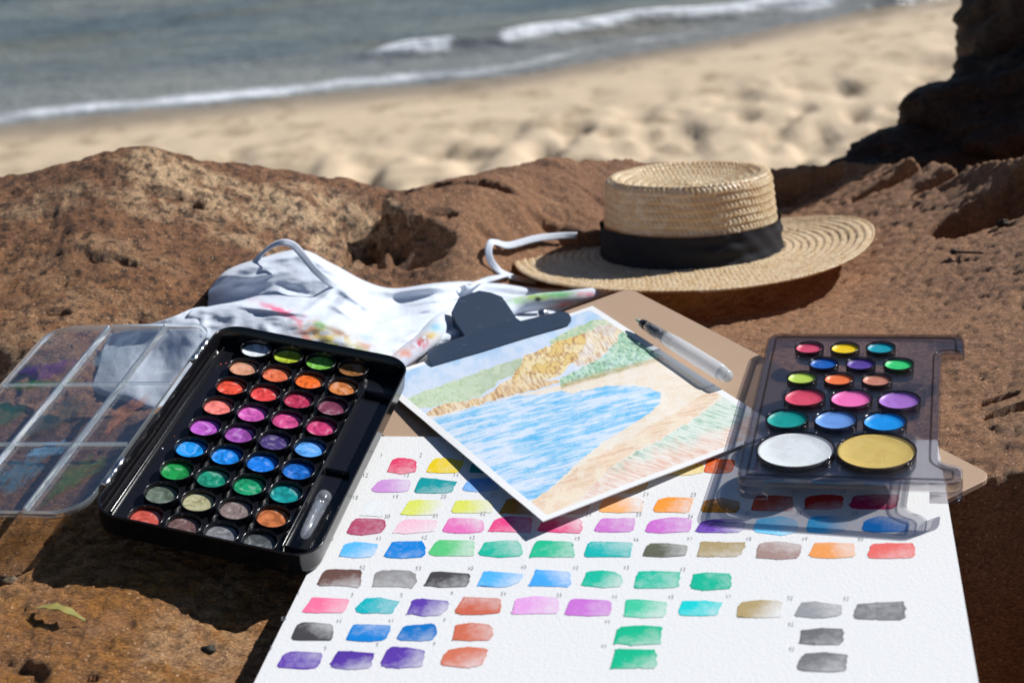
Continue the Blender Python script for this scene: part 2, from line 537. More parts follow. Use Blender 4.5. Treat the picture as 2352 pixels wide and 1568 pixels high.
# dents: picture place, height, half-sizes in metres, depth
dents = [(2320,455,.0,.085,.040,.045),(2060,418,-.035,.050,.012,.018),(2150,415,-.02,.035,.010,.014),(1840,432,-.062,.06,.030,.022),(1770,405,-.05,.04,.02,.014),
         (845,600,-.012,.050,.028,.020),(960,612,-.016,.035,.022,.014),(1115,488,.028,.014,.007,.008),(960,503,.03,.012,.006,.007),(1010,490,.03,.016,.006,.007),(1205,500,.02,.012,.006,.007),
         (250,580,.08,.024,.009,.010),(130,760,.04,.020,.008,.007),(380,440,.10,.03,.008,.008),(330,700,.05,.016,.006,.006),(2330,938,-.004,.030,.006,.012),(2290,915,-.008,.02,.005,.008),
         (30,1545,.0,.03,.02,.008),(190,1540,.0,.012,.006,.006),(1420,430,-.005,.05,.01,.012),(1270,400,.04,.05,.008,.012),(1130,430,.03,.04,.01,.012),(60,1415,.008,.0,.0,.0)]

def rock_z(x, y, detail=True):
    ye = np.interp(x, back[:, 0], back[:, 1])
    yc = np.minimum(y, ye + .05)
    z = tps_eval(np.clip(x, -.85, .95), np.clip(yc, .66, 3))
    for (px, py, zz, a, b, dep) in dents:
        if a == 0: continue
        c = U(px, py, zz)
        w = .5 * fbm(x * 26, y * 34, 4, 5)
        r = np.sqrt(((x - c[0]) / a) ** 2 + ((y - c[1]) / b) ** 2) + w
        z = z - dep * (1 - sstep(.62, 1.05, r))
    crack = np.array([U(*c) for c in ((790,572,.02),(826,535,.024),(862,500,.024),(925,474,.024),(1000,455,.026),(1070,442,.028))])
    dmin = np.full(x.shape, 9.0)
    for i in range(len(crack) - 1):
        a, b = crack[i, :2], crack[i + 1, :2]; ab = b - a
        t = np.clip(((x - a[0]) * ab[0] + (y - a[1]) * ab[1]) / (ab @ ab), 0, 1)
        wd = (.007, .013, .016, .016, .011)[i]
        dmin = np.minimum(dmin, np.hypot(x - a[0] - t * ab[0], y - a[1] - t * ab[1]) / wd)
    z = z - .026 * (1 - sstep(.45, 1.0, dmin + .6 * fbm(x * 30, y * 30, 4, 6)))
    if detail:
        bl = sstep(-.02, -.20, x + .35 * (1.35 - y)) * sstep(1.16, 1.26, y + .12 * np.clip(x + .45, 0, 1))
        z = z + bl * (.007 * fbm(x * 16, y * 16, 5, 1, .55) + .002 * np.abs(fbm(x * 60, y * 60, 3, 9)))
        z = z + (1 - bl) * .0014 * fbm(x * 30, y * 60, 5, 2, .6) * (1 + 1.2 * sstep(1.3, 1.5, y))
        z = z - (1 - bl) * (.0022 * sstep(.60, .80, vnoise(x * 95, y * 210, 21)) + .0016 * sstep(.64, .8, vnoise(x * 190 + y * 60, y * 300, 22))) - bl * .0024 * sstep(.62, .85, vnoise(x * 85, y * 120, 23))
        # layered edges at the back of the platform
        edge = sstep(.16, 0.0, ye - y) * sstep(-.15, .1, x)
        z = z + edge * .006 * fbm(x * 14, y * 46, 4, 4)
    else:
        bl = 0
    # fall to the beach behind, and the step in front on the right
    dy = np.maximum(0, y - ye)
    z = z - (2.2 * dy + 14 * dy * dy) * sstep(0, .02, dy)
    yn = np.interp(x, [-.30, -.19, -.17, .0, .10, .20, .36, .45, .8], [.40, .52, .60, .74, .84, .925, .925, .93, .95]) + .012 * fbm(x * 18, y * 3, 3, 8)
    dn = np.maximum(0, yn - y)
    wid = .10 + .06 * sstep(.1, .5, x) + .02 * fbm(x * 8, y * 2, 3, 14)
    z = z - np.minimum(.45, 9.0 * dn) * sstep(0, .010, dn) * (1 - .90 * sstep(wid, wid + .05, dn))  # near side rises again out of view, added to keep sky light off the step
    return z, bl

nx, ny = 800, 620
gx = np.concatenate([np.linspace(-1.05, -.80, 30), np.linspace(-.797, 1.10, nx - 55), np.linspace(1.11, 1.35, 25)])
gy = np.concatenate([np.linspace(.30, .615, 60), np.linspace(.62, 1.80, ny - 110), np.linspace(1.81, 2.45, 50)])
X, Y = np.meshgrid(gx, gy)
Z, BL = rock_z(X, Y)
Z = np.maximum(Z, -1.45)
def proj_np(x, y, z):
    v = np.stack([x, y, z - CAM[2]], -1) @ CR
    return CX + F_PX * v[..., 0] / v[..., 2], CY - F_PX * v[..., 1] / v[..., 2]
PX, PY = proj_np(X, Y, Z)
cream = np.zeros_like(X)
for (px, py, zz, a, b, s) in ((640,478,.062,.10,.038,1.0),(800,492,.036,.075,.028,1.0),(460,425,.092,.075,.030,1.0),(400,470,.085,.06,.03,.7),(330,490,.085,.05,.022,.55),(100,500,.09,.10,.022,.5),(0,820,.04,.10,.025,.5),(90,620,.075,.08,.03,.22),(200,720,.05,.10,.04,.25),(640,562,.045,.07,.014,.7),(300,560,.08,.06,.02,.3),(40,1350,.012,.05,.03,.12),(470,1490,-.012,.05,.06,.35),(2352,1200,-.1,.05,.05,.2)):
    c = U(px, py, zz); r = np.hypot((X - c[0]) / a, (Y - c[1]) / b) + .5 * fbm(X * 22, Y * 22, 4, 12)
    cream = np.maximum(cream, s * (1 - sstep(.55, 1.1, r)))
ochre = np.maximum(sstep(-.12, -.22, X) * sstep(1.08, 1.0, Y), .55 * BL * sstep(1.45, 1.25, Y))
purple = np.maximum(.85 * BL, sstep(1.42, 1.56, Y) * (.4 + .6 * BL)) * sstep(.38, .25, X)
purple = np.maximum(purple, .75 * sstep(1.50, 1.58, Y) * sstep(.35, .2, X) * sstep(-.15, -.05, X))
pitted = np.clip(.18 + BL + .35 * sstep(-.12, -.2, X), 0, 1)
rock = mesh_obj("rock_platform", np.stack([X.ravel(), Y.ravel(), Z.ravel()], 1), grid_faces_np(ny, nx), M_ROCK, None, True,
                {"cream": cream.ravel(), "ochre": ochre.ravel(), "purple": purple.ravel(), "pitted": pitted.ravel()})
rock["kind"] = "structure"

def rz(x, y):
    return float(rock_z(np.array([[x]]), np.array([[y]]))[0][0, 0])

def US(px, py, h):
    z = 0.0
    for _ in range(14):
        q = U(px, py, z); z = .5 * z + .5 * (rz(q[0], q[1]) + h)
    return (px, py, z)

# ------------------------------------------------------------------ beach and sea
Z_SEA = -1.30
SX = [-9, -5, -2.22, -1.03, 0, 1.0, 2.14, 5, 9, 14]
SY = [6.5, 6.5, 6.56, 6.60, 6.58, 6.80, 7.19, 8.4, 10.2, 12.6]
def shore(x): return np.interp(x, SX, SY)

m, nt, p, out = mat_new("beach_sand")
co = geopos(nt)
c = mixc(nt, noise(nt, co, 1.2, 5), (.57, .435, .285), (.69, .545, .385))
c = mixc(nt, ramp(nt, noise(nt, co, 6, 5, .65), .50, .68), c, (.36, .265, .165))
c = mixc(nt, math_(nt, 'MULTIPLY', attr(nt, "wet"), .65), c, (.20, .15, .10))
nt.links.new(c, p.inputs["Base Color"])
nt.links.new(math_(nt, 'SUBTRACT', .9, math_(nt, 'MULTIPLY', attr(nt, "wet"), .7)), p.inputs["Roughness"])
nt.links.new(bump(nt, noise(nt, co, 60, 4), .3, .01), p.inputs["Normal"])
M_SAND = m
xs = np.concatenate([np.linspace(-9, -4.05, 60), np.linspace(-4, 5, 330), np.linspace(5.1, 14, 60)]); ys = np.concatenate([np.linspace(1.7, 9.5, 260), np.linspace(9.6, 14, 40)])
XS, YS = np.meshgrid(xs, ys)
ds = shore(XS) - YS
ZS = Z_SEA + np.clip(ds, -.8, 6) * .045
foot = sstep(.45, 1.6, ds + .35 * fbm(XS * 1.3, YS * 1.3, 3, 20)) * (.55 + .45 * sstep(-2.5, .5, XS))
h1 = vnoise(XS * 7.4, YS * 5.6, 31); h2 = vnoise(XS * 13 + 3, YS * 10.0, 33)
ZS = ZS - foot * (.048 * sstep(.46, .80, h1) + .030 * sstep(.45, .85, h2)) + foot * .010 * sstep(.5, .15, h1) + .01 * fbm(XS * 2, YS * 2, 4, 40)
sand = mesh_obj("beach_sand", np.stack([XS.ravel(), YS.ravel(), ZS.ravel()], 1), grid_faces_np(len(ys), len(xs)), M_SAND, None, True, {"wet": sstep(.42, .05, ds + .08 * fbm(XS * 2, YS * 2, 3, 44)).ravel()})
sand["kind"] = "structure"

m, nt, p, out = mat_new("shallow_sea")
co = geopos(nt)
c = mixc(nt, ramp(nt, noise(nt, mapping(nt, co, (.35, 1, 1)), 1.5, 4), .35, .65), (.12, .16, .185), (.26, .275, .25))
c = mixc(nt, math_(nt, 'MULTIPLY', ramp(nt, noise(nt, mapping(nt, co, (.3, .9, 1)), 1.1, 4, .6), .52, .66), .8), c, (.19, .155, .06))
c = mixc(nt, math_(nt, 'MULTIPLY', attr(nt, "shallow"), .6), c, (.36, .36, .35))
fo = attr(nt, "foam")
fm = ramp(nt, math_(nt, 'MULTIPLY', fo, math_(nt, 'ADD', .30, noise(nt, mapping(nt, co, (.7, 1.6, 1)), 5, 4, .6))), .34, .86)
c = mixc(nt, fm, c, (.80, .83, .87))
nt.links.new(c, p.inputs["Base Color"])
nt.links.new(math_(nt, 'ADD', .09, math_(nt, 'MULTIPLY', fm, .7)), p.inputs["Roughness"])
nt.links.new(bump(nt, noise(nt, mapping(nt, co, (.45, 1.3, 1)), 5, 5, .65), .9, .10), p.inputs["Normal"])
M_SEA = m
xw = np.linspace(-9, 12, 360); yw = np.concatenate([np.linspace(5.9, 12, 240), np.linspace(12.2, 30, 50)])
XW, YW = np.meshgrid(xw, yw)
dw = YW - shore(XW)
amp = sstep(0, 2.2, dw)
ZW = Z_SEA + .004 + amp * (.030 * fbm(XW * .55, YW * 1.7, 3, 50) + .022 * fbm(XW * 1.6, YW * 3.6, 3, 52)) - .5 * sstep(0, -.35, dw)
cw = np.array([U(px, py, Z_SEA) for px, py in ((700,150),(860,135),(1040,114),(1250,84),(1500,55),(1800,25),(2080,5))])
crest = np.interp(XW, np.concatenate([cw[:, 0], [14]]), np.concatenate([cw[:, 1], [13.4]]))
ridge = np.exp(-((YW - crest - .06 * fbm(XW * 3, YW, 2, 60)) / .08) ** 2) * sstep(-.75, -.3, XW)
ZW = ZW + .06 * ridge
edge = np.exp(-((dw - .14 - .10 * fbm(XW * 1.5, YW * .2, 3, 61)) / .085) ** 2) * (.56 + .5 * fbm(XW * 2.4, YW * .5, 3, 64))
brk = sstep(.42, .62, vnoise(XW * 4.6, YW * .3, 62)) * sstep(.9, .3, XW) * 1.3 + sstep(.3, 1.0, XW) * (.55 + .9 * vnoise(XW * 3, YW * .3, 66))
left = np.exp(-((dw - .12) / .17) ** 2) * sstep(.4, -.6, XW)
foam = np.clip(1.15 * edge * (.62 + .38 * sstep(1.2, -.2, XW)) + 1.25 * ridge * brk + .32 * left, 0, 1.3)
foam = np.maximum(foam, .8 * np.exp(-((dw - .5) / .05) ** 2) * sstep(-.3, .5, XW) * .4)
sea = mesh_obj("sea", np.stack([XW.ravel(), YW.ravel(), ZW.ravel()], 1), grid_faces_np(len(yw), len(xw)), M_SEA, None, True, {"foam": foam.ravel(), "shallow": sstep(1.0, .1, dw).ravel()})
sea["kind"] = "structure"
far_sea = mesh_obj("far_sea", [(-400, 29.5, Z_SEA - .02), (400, 29.5, Z_SEA - .02), (900, 1500, Z_SEA - .02), (-900, 1500, Z_SEA - .02)], [(0, 1, 2, 3)], M_SEA, None, False)
far_sea["kind"] = "structure"
ground = mesh_obj("beach_ground", [(-60, -30, -1.62), (60, -30, -1.62), (60, 40, -1.62), (-60, 40, -1.62)], [(0, 1, 2, 3)], M_SAND, None, False, {"wet": [0, 0, 0, 0]})
ground["kind"] = "structure"

# ------------------------------------------------------------------ the dark outcrop at the right edge
def ico(sub):
    import bmesh
    bm = bmesh.new(); bmesh.ops.create_icosphere(bm, subdivisions=sub, radius=1)
    v = np.array([x.co[:] for x in bm.verts]); f = [tuple(x.index for x in q.verts) for q in bm.faces]
    bm.free(); return v, f
iv, ifc = ico(6)
def blob(c, r, amp, seed):
    n = .5 * fbm(iv[:, 0] * 2.2 + 5, iv[:, 1] * 2.2 + iv[:, 2] * 3.1, 5, seed, .55) + .5 * fbm(iv[:, 2] * 2.4 + 9, iv[:, 0] * 1.7 - iv[:, 1] * 2.0, 5, seed + 5, .55)
    return np.array(c) + iv * np.array(r) * (1 + amp * n)[:, None]
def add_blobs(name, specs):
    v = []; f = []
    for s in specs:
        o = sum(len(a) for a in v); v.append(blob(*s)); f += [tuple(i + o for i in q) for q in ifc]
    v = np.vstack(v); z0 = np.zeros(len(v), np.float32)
    return mesh_obj(name, v, f, M_SHADEROCK, None, True, {"cream": z0, "ochre": z0, "purple": z0 + 1.0, "pitted": z0 + .8})
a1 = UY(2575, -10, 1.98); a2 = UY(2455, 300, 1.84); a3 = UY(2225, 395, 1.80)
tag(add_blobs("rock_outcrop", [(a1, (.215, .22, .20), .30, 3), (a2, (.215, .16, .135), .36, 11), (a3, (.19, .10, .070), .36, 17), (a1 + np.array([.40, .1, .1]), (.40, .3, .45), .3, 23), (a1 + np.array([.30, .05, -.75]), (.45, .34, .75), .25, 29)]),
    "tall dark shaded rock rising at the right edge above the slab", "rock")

# ------------------------------------------------------------------ clipboard
brd_r = np.array([.870, .494]); brd_r /= np.linalg.norm(brd_r)
brd_d = np.array([brd_r[1], -brd_r[0]])
TRc = np.array([.1174, 1.2933])
def BD(s, t, z): return (TRc[0] - brd_r[0] * s + brd_d[0] * t, TRc[1] - brd_r[1] * s + brd_d[1] * t, z)   # s from the right edge, t from the top
clipboard = empty("clipboard", BD(.16, .22, -.0042))
tag(clipboard, "large brown hardboard clipboard under the painting, dark steel clip at its top", "clipboard")
m, nt, p, out = mat_new("hardboard")
co = geopos(nt)
c = mixc(nt, ramp(nt, noise(nt, co, 900, 4, .7), .35, .65), (.40, .265, .175), (.53, .375, .265))
nt.links.new(mixc(nt, math_(nt, 'MULTIPLY', ramp(nt, noise(nt, co, 25, 4), .4, .7), .35), c, (.42, .30, .21)), p.inputs["Base Color"])
p.inputs["Roughness"].default_value = .62; p.inputs["Specular IOR Level"].default_value = .3
nt.links.new(bump(nt, noise(nt, co, 1200, 3, .6), .2, .0004), p.inputs["Normal"])
M_BOARD = m
ol = rrect(0, .318, 0, .447, .012, 6)
rings = [[BD(s, t, z) for s, t in q] for q, z in ((ol, -.0042), (ol, -.0004), (inset(ol, .0006), 0.0))]
v, f = loft(rings, True, True)
mesh_obj("board", v, [q[::-1] for q in f], M_BOARD, clipboard, False)

# clip: bar pressing on the paper, lever rising away from the board
m, nt, p, out = mat_new("blued_steel")
co = geopos(nt)
sc = ramp(nt, noise(nt, mapping(nt, co, (60, 420, 60), (0, 0, .9)), 1.0, 3, .6), .66, .74)
sc2 = ramp(nt, noise(nt, co, 260, 5, .7), .68, .78)
c = mixc(nt, math_(nt, 'MULTIPLY', math_(nt, 'MAXIMUM', sc, sc2), .35), (.055, .080, .125), (.42, .44, .47))
nt.links.new(c, p.inputs["Base Color"])
p.inputs["Metallic"].default_value = .3; p.inputs["Roughness"].default_value = .3
nt.links.new(bump(nt, noise(nt, co, 160, 4), .15, .0006), p.inputs["Normal"])
M_CLIP = m
def C3(zx, zy, z): return U(878.2 + zx / 2.518, 622.7 + zy / 2.518, z)
def plane3(a, b, c):
    n_ = np.cross(b - a, c - a); return n_ / np.linalg.norm(n_), a
def CP(zx, zy, pl): return UP(878.2 + zx / 2.518, 622.7 + zy / 2.518, *pl)
pl_bar = plane3(C3(290, 545, .0062), C3(1050, 312, .0062), C3(640, 320, .0092))
kA, kB = CP(775, 268, pl_bar), CP(476, 372, pl_bar)
pl_lev = plane3(kA, kB, C3(560, 110, .0270))
bar_px = [(300, 432), (262, 455), (258, 478), (262, 505), (274, 530), (290, 545), (660, 432), (1050, 312), (1078, 302), (1092, 285), (1092, 265), (1080, 244), (1060, 233), (1030, 230), (800, 286)]
lev_px = [(735, 206), (692, 146), (630, 122), (560, 110), (500, 130), (442, 152), (418, 195), (398, 238), (430, 300)]
vb = [kB] + [CP(*q, pl_bar) for q in bar_px] + [kA]
vl = [CP(*q, pl_lev) for q in lev_px]
vt = np.array(vb + vl); nb_ = len(vb); nv = len(vt)
f_bar = list(range(nb_)); f_lev = [nb_ - 1] + list(range(nb_, nv)) + [0]
rim_ = list(range(nv))
dn_ = np.array([0, 0, -.0016])
ff = [tuple(f_bar), tuple(f_lev), tuple(i + nv for i in f_bar[::-1]), tuple(i + nv for i in f_lev[::-1])]
ff += [(rim_[(k + 1) % nv], rim_[k], rim_[k] + nv, rim_[(k + 1) % nv] + nv) for k in range(nv)]
clip = mesh_obj("clip", np.vstack([vt, vt + dn_]), ff, M_CLIP, clipboard, False)
bv = clip.modifiers.new("edge", 'BEVEL'); bv.width = .0005; bv.segments = 2; bv.limit_method = 'ANGLE'; bv.angle_limit = .9
# side flanges and spring under the lever
fl = []
for (A, B) in (((398, 238, .0170), (476, 372, .0085)), ((692, 146, .0225), (775, 268, .0085))):
    a, b = CP(A[0], A[1], pl_lev) - np.array([0, 0, .0016]), CP(B[0], B[1], pl_lev) - np.array([0, 0, .0016])
    inn = np.array([brd_r[0], brd_r[1], 0]) * (.0012 if A[0] < 600 else -.0012)
    a2, b2 = a.copy(), b.copy(); a2[2] = .004; b2[2] = .004
    q = [a, b, b2, a2]
    fl.append(([*q, *[k + inn for k in q]], [(0, 1, 2, 3), (7, 6, 5, 4), (0, 4, 5, 1), (1, 5, 6, 2), (2, 6, 7, 3), (3, 7, 4, 0)]))
for v, f in fl:
    mesh_obj("clip_flange", v, f, M_CLIP, clipboard, False)
s0, s1 = C3(430, 330, .007), C3(730, 240, .007)
ax = s1 - s0
th = np.linspace(0, 2 * math.pi * 9, 160)
side = np.cross(ax / np.linalg.norm(ax), [0, 0, 1.])
spring = np.array([s0 + ax * (t / th[-1]) + side * .0035 * math.cos(t) + np.array([0, 0, .0035 * math.sin(t)]) for t in th])
v, f = tube(spring, .0008, 6)
mesh_obj("clip_spring", v, f, M_STEEL, clipboard)
for zx, zy in ((925, 235), (322, 412)):
    c0 = C3(zx, zy, .0045)
    v, f = lathe([(.0052, 0), (.0050, .0025), (.0036, .0048), (.0014, .0058)], 16, True, True)
    mesh_obj("rivet", np.array(v) + c0 - np.array([0, 0, .0035]), f, M_STEEL, clipboard)

# ------------------------------------------------------------------ swatch sheet
def sheet_z(x, y):
    x = np.asarray(x, float); y = np.asarray(y, float)
    return .0012 + .0009 * (fbm(x * 6, y * 6, 2, 70) + 1) * .5
SH0 = np.array([-.1192, 1.0515]); SHR = np.array([.978, -.2095]); SHD = np.array([-.2095, -.978])
sheet = empty("swatch_sheet", (SH0[0] + .22 * SHR[0] + .16 * SHD[0], SH0[1] + .22 * SHR[1] + .16 * SHD[1], .001))
tag(sheet, "white watercolour paper sheet covered in rows of numbered paint swatches, in the foreground", "paper")
su, sv = np.meshgrid(np.linspace(0, .4418, 90), np.linspace(0, .335, 70))
xx = SH0[0] + SHR[0] * su + SHD[0] * sv; yy = SH0[1] + SHR[1] * su + SHD[1] * sv
zz = sheet_z(xx, yy)
top = np.stack([xx.ravel(), yy.ravel(), zz.ravel()], 1)
nr, nc = su.shape
bot = top - np.array([0, 0, .0006])
ft = [q[::-1] for q in grid_faces(nr, nc)]
loop = [j for j in range(nc)] + [i * nc + nc - 1 for i in range(1, nr)] + [(nr - 1) * nc + j for j in range(nc - 2, -1, -1)] + [i * nc for i in range(nr - 2, 0, -1)]
NT = nr * nc
fs = [(loop[i], loop[(i + 1) % len(loop)], loop[(i + 1) % len(loop)] + NT, loop[i] + NT) for i in range(len(loop))]
mesh_obj("paper", np.vstack([top, bot]), ft + [tuple(i + NT for i in q[::-1]) for q in ft] + fs, M_PAPER, sheet, False)

DIG = {'0': [[(.5, 0), (.15, .2), (.05, .55), (.25, .95), (.6, .95), (.85, .6), (.8, .2), (.5, 0)]],
       '1': [[(.3, .8), (.55, 1), (.45, 0)]],
       '2': [[(.1, .75), (.35, 1), (.75, .9), (.7, .6), (.1, .05), (.9, .08)]],
       '3': [[(.15, .9), (.6, 1), (.75, .75), (.4, .52), (.8, .35), (.6, .03), (.1, .08)]],
       '4': [[(.55, 1), (.1, .4), (.9, .45)], [(.7, .75), (.55, 0)]],
       '5': [[(.85, 1), (.3, .95), (.2, .58), (.65, .6), (.75, .25), (.45, .0), (.1, .08)]],
       '6': [[(.75, .98), (.25, .6), (.12, .2), (.45, 0), (.75, .2), (.6, .48), (.2, .4)]],
       '7': [[(.1, .95), (.85, .95), (.35, 0)]],
       '8': [[(.5, .5), (.15, .75), (.5, 1), (.8, .78), (.5, .5), (.15, .22), (.5, 0), (.85, .25), (.5, .5)]],
       '9': [[(.75, .65), (.4, .5), (.2, .75), (.5, 1), (.78, .85), (.7, .4), (.5, 0)]]}
def ribbon2d(pl, w):
    pl = np.array(pl, float); t = np.gradient(pl, axis=0); t /= np.linalg.norm(t, axis=1)[:, None] + 1e-9
    nn = np.stack([-t[:, 1], t[:, 0]], 1) * w / 2
    return pl + nn, pl - nn

# picture place of each swatch, width, number, colour, fade to the right
SW = [
 (922,1070,64,'1',(228,68,110),.25),(1021,1070,82,'2',(235,205,20),.15),(1120,1073,86,'3',(20,160,165),.2),(1345,1073,90,'6',(70,190,110),.3),(1460,1073,90,'7',(200,215,60),.3),(1566,1076,92,'8',(240,205,40),.35),(1653,1070,78,'9',(222,98,38),.15),(1780,1066,96,'10',(190,110,90),.2),(1910,1066,96,'11',(205,60,90),.2),
 (900,1116,84,'12',(206,150,215),.35),(999,1116,96,'13',(5,155,160),.1),(1106,1114,86,'14',(110,150,225),.3),(1330,1115,90,'15',(120,120,200),.3),(1442,1117,92,'16',(220,165,50),.3),
 (862,1168,60,'18',(232,236,238),.4),(972,1166,92,'19',(222,228,105),.75),(1084,1164,92,'20',(222,226,100),.6),(1196,1163,90,'21',(196,140,60),.3),(1310,1162,90,'22',(190,120,60),.3),(1430,1160,98,'23',(246,176,105),.75),(1545,1160,92,'24',(246,156,58),.3),(1655,1161,92,'25',(178,116,22),.15),(1774,1157,98,'26',(205,92,72),.15),(1890,1155,98,'27',(206,52,48),.15),(2008,1153,104,'28',(196,42,100),.2),
 (845,1210,90,'29',(182,78,112),.05),(955,1209,92,'30',(245,196,214),.6),(1066,1208,100,'31',(232,118,188),.35),(1173,1205,94,'32',(236,72,138),.35),(1287,1206,104,'33',(226,74,132),.4),(1414,1206,94,'34',(208,122,205),.3),(1536,1207,102,'35',(206,112,205),.35),(1658,1209,106,'36',(112,70,176),.5),(1783,1206,98,'37',(112,184,240),.4),(1900,1206,96,'38',(60,170,238),.75),(2033,1205,108,'39',(8,120,215),.3),
 (820,1262,92,'40',(92,164,238),.3),(931,1263,90,'41',(0,112,205),.0),(1041,1260,96,'42',(92,202,128),.4),(1151,1260,98,'43',(20,186,158),.35),(1272,1262,100,'44',(30,190,146),.3),(1397,1263,102,'45',(10,182,178),.25),(1529,1263,106,'46',(98,100,84),.25),(1655,1263,102,'47',(176,156,116),.2),(1788,1265,108,'48',(166,138,132),.2),(1914,1265,100,'49',(240,158,88),.4),(2049,1266,112,'50',(232,108,104),.1),
 (783,1327,100,'51',(108,78,72),.1),(905,1330,110,'52',(146,144,144),.2),(1028,1330,102,'53',(70,68,72),.15),(1148,1330,96,'40',(84,158,236),.4),(1267,1329,96,'40',(70,148,234),.3),(1385,1330,94,'43',(18,190,160),.4),(1508,1332,104,'43',(12,190,158),.35),(1632,1335,92,'43',(0,184,150),.05),
 (750,1390,98,'1',(248,118,160),.25),(868,1392,96,'3',(14,180,190),.3),(983,1393,90,'5',(96,62,170),.45),(1103,1392,100,'9',(206,104,80),.15),(1229,1392,110,'34',(230,164,226),.4),(1353,1395,102,'35',(204,118,212),.1),(1479,1398,98,'44',(60,202,160),.5),(1607,1397,100,'45',(14,184,200),.3),(1742,1399,110,'47',(180,158,112),.55),(1884,1400,106,'52',(154,154,158),.2),(2020,1403,118,'52',(126,126,130),.1),
 (717,1450,100,'53',(72,70,72),.1),(846,1453,98,'41',(4,110,200),.1),(960,1453,94,'41',(0,98,184),.1),(1085,1452,98,'9',(210,112,86),.15),(1467,1457,104,'44',(8,188,142),.1),(1887,1461,104,'52',(112,112,116),.1),
 (688,1515,98,'5',(98,62,172),.3),(810,1516,98,'5',(88,56,162),.15),(928,1511,92,'5',(92,58,168),.35),(1065,1508,108,'9',(214,118,92),.2),(1457,1514,110,'44',(8,188,142),.1),(1890,1520,112,'52',(118,118,122),.2),
]
for i, (px, py, w, num, colr, fade) in enumerate(SW):
    pr = np.random.default_rng(100 + i)
    hh = (30 + 12 * (py - 1070) / 450) * pr.uniform(.90, 1.10); w = w * pr.uniform(.94, 1.05)
    shear = 11 * max(.15, 1 - (px - 700) / 1300)
    co_ = [(-w / 2 - shear * .5 + pr.normal(0, 4), hh * (.36 + pr.normal(0, .08))), (-w / 2 + shear + 4, -hh / 2 + pr.normal(0, 2.5)), (pr.normal(0, 12), -hh / 2 - pr.random() * 3.5), (w / 2 + pr.normal(0, 4), -hh / 2 + 2 + pr.normal(0, 2.5)), (w / 2 + pr.normal(0, 2), -hh * .05), (w / 2 - shear * .7 + pr.normal(0, 4), hh / 2 - 2 + pr.normal(0, 2)), (pr.normal(0, 12), hh / 2 + pr.normal(0, 2)), (-w / 2 + 4, hh / 2 - 2)]
    ol2 = round_poly(co_, float(pr.uniform(6, 14)), 6)
    ol2 = np.array(ol2)
    ang = np.linspace(0, 2 * math.pi, len(ol2), endpoint=False)
    wob = 1 + pr.uniform(.01, .035) * np.sin(ang * 9 + pr.random() * 6) + .014 * np.sin(ang * 17 + pr.random() * 6) + .012 * np.sin(ang * 29 + pr.random() * 6)
    ol2 = ol2 * wob[:, None]
    vv = []; dd = []; pool = pr.normal(); pool2 = pr.normal()
    for k, (s, extra) in enumerate(((1.0, .16), (.95, .10), (.86, -.04), (.6, -.05), (.3, -.02))):
        for q in ol2:
            # rings inside keep an even margin
            qq = q * s if s < .9 else q * np.array([1 - (1 - s) * .45, s])
            vv.append(qq)
            fx = (qq[0] / w + .5)
            d_ = 1 + extra - fade * 1.15 * sstep(.30, 1.0, fx) + pool * (.5 - fx) * .2 + pool2 * qq[1] / hh * .35 + (.10 if fx < .35 else 0)
            if fade > .4 and k == 0 and fx > .6: d_ -= .3
            dd.append(float(d_))
    vv.append(np.array([0., 0.])); dd.append(1 - fade * .35)
    n = len(ol2); ff = []
    for r_ in range(4):
        for k in range(n): ff.append((r_ * n + k, (r_ + 1) * n + k, (r_ + 1) * n + (k + 1) % n, r_ * n + (k + 1) % n))
    ff += [(4 * n + k, 5 * n, 4 * n + (k + 1) % n) for k in range(n)]
    W3 = np.array([U(px + q[0], py + q[1], .0017) for q in vv])
    W3[:, 2] = sheet_z(W3[:, 0], W3[:, 1]) + .00025
    o = mesh_obj("paint_swatch", W3, ff, M_WASH, sheet, True, {"wash": dd})
    if colr[2] > max(colr[0], colr[1]) + 15 and not (colr[0] > 80 and colr[1] < 90):
        colr = (colr[0], min(255, colr[1] * 1.10 + 8), min(255, colr[2] * 1.04 + 4))
    o.color = (*lin(colr), 1)
    # pencil number above its left corner
    vs_, fs_ = [], []
    x0 = px - w / 2 - 10 - 7 * len(num); y0 = py - hh / 2 - 5
    for ch in num:
        for st in DIG[ch]:
            pl = catmull([(x0 + 5.6 * a + 1.3 * b, y0 - 8.2 * b) for a, b in st], 4 * len(st)) if len(st) > 3 else np.array([(x0 + 5.6 * a + 1.3 * b, y0 - 8.2 * b) for a, b in st])
            A, B = ribbon2d(pl, 1.05); o_ = len(vs_)
            for a, b in zip(A, B): vs_ += [a, b]
            fs_ += [(o_ + 2 * k, o_ + 2 * k + 1, o_ + 2 * k + 3, o_ + 2 * k + 2) for k in range(len(pl) - 1)]
        x0 += 7.2
    W3 = np.array([U(q[0], q[1], .0017) for q in vs_]); W3[:, 2] = sheet_z(W3[:, 0], W3[:, 1]) + .0003
    mesh_obj("pencil_number", W3, fs_, M_PENCIL, sheet, False)

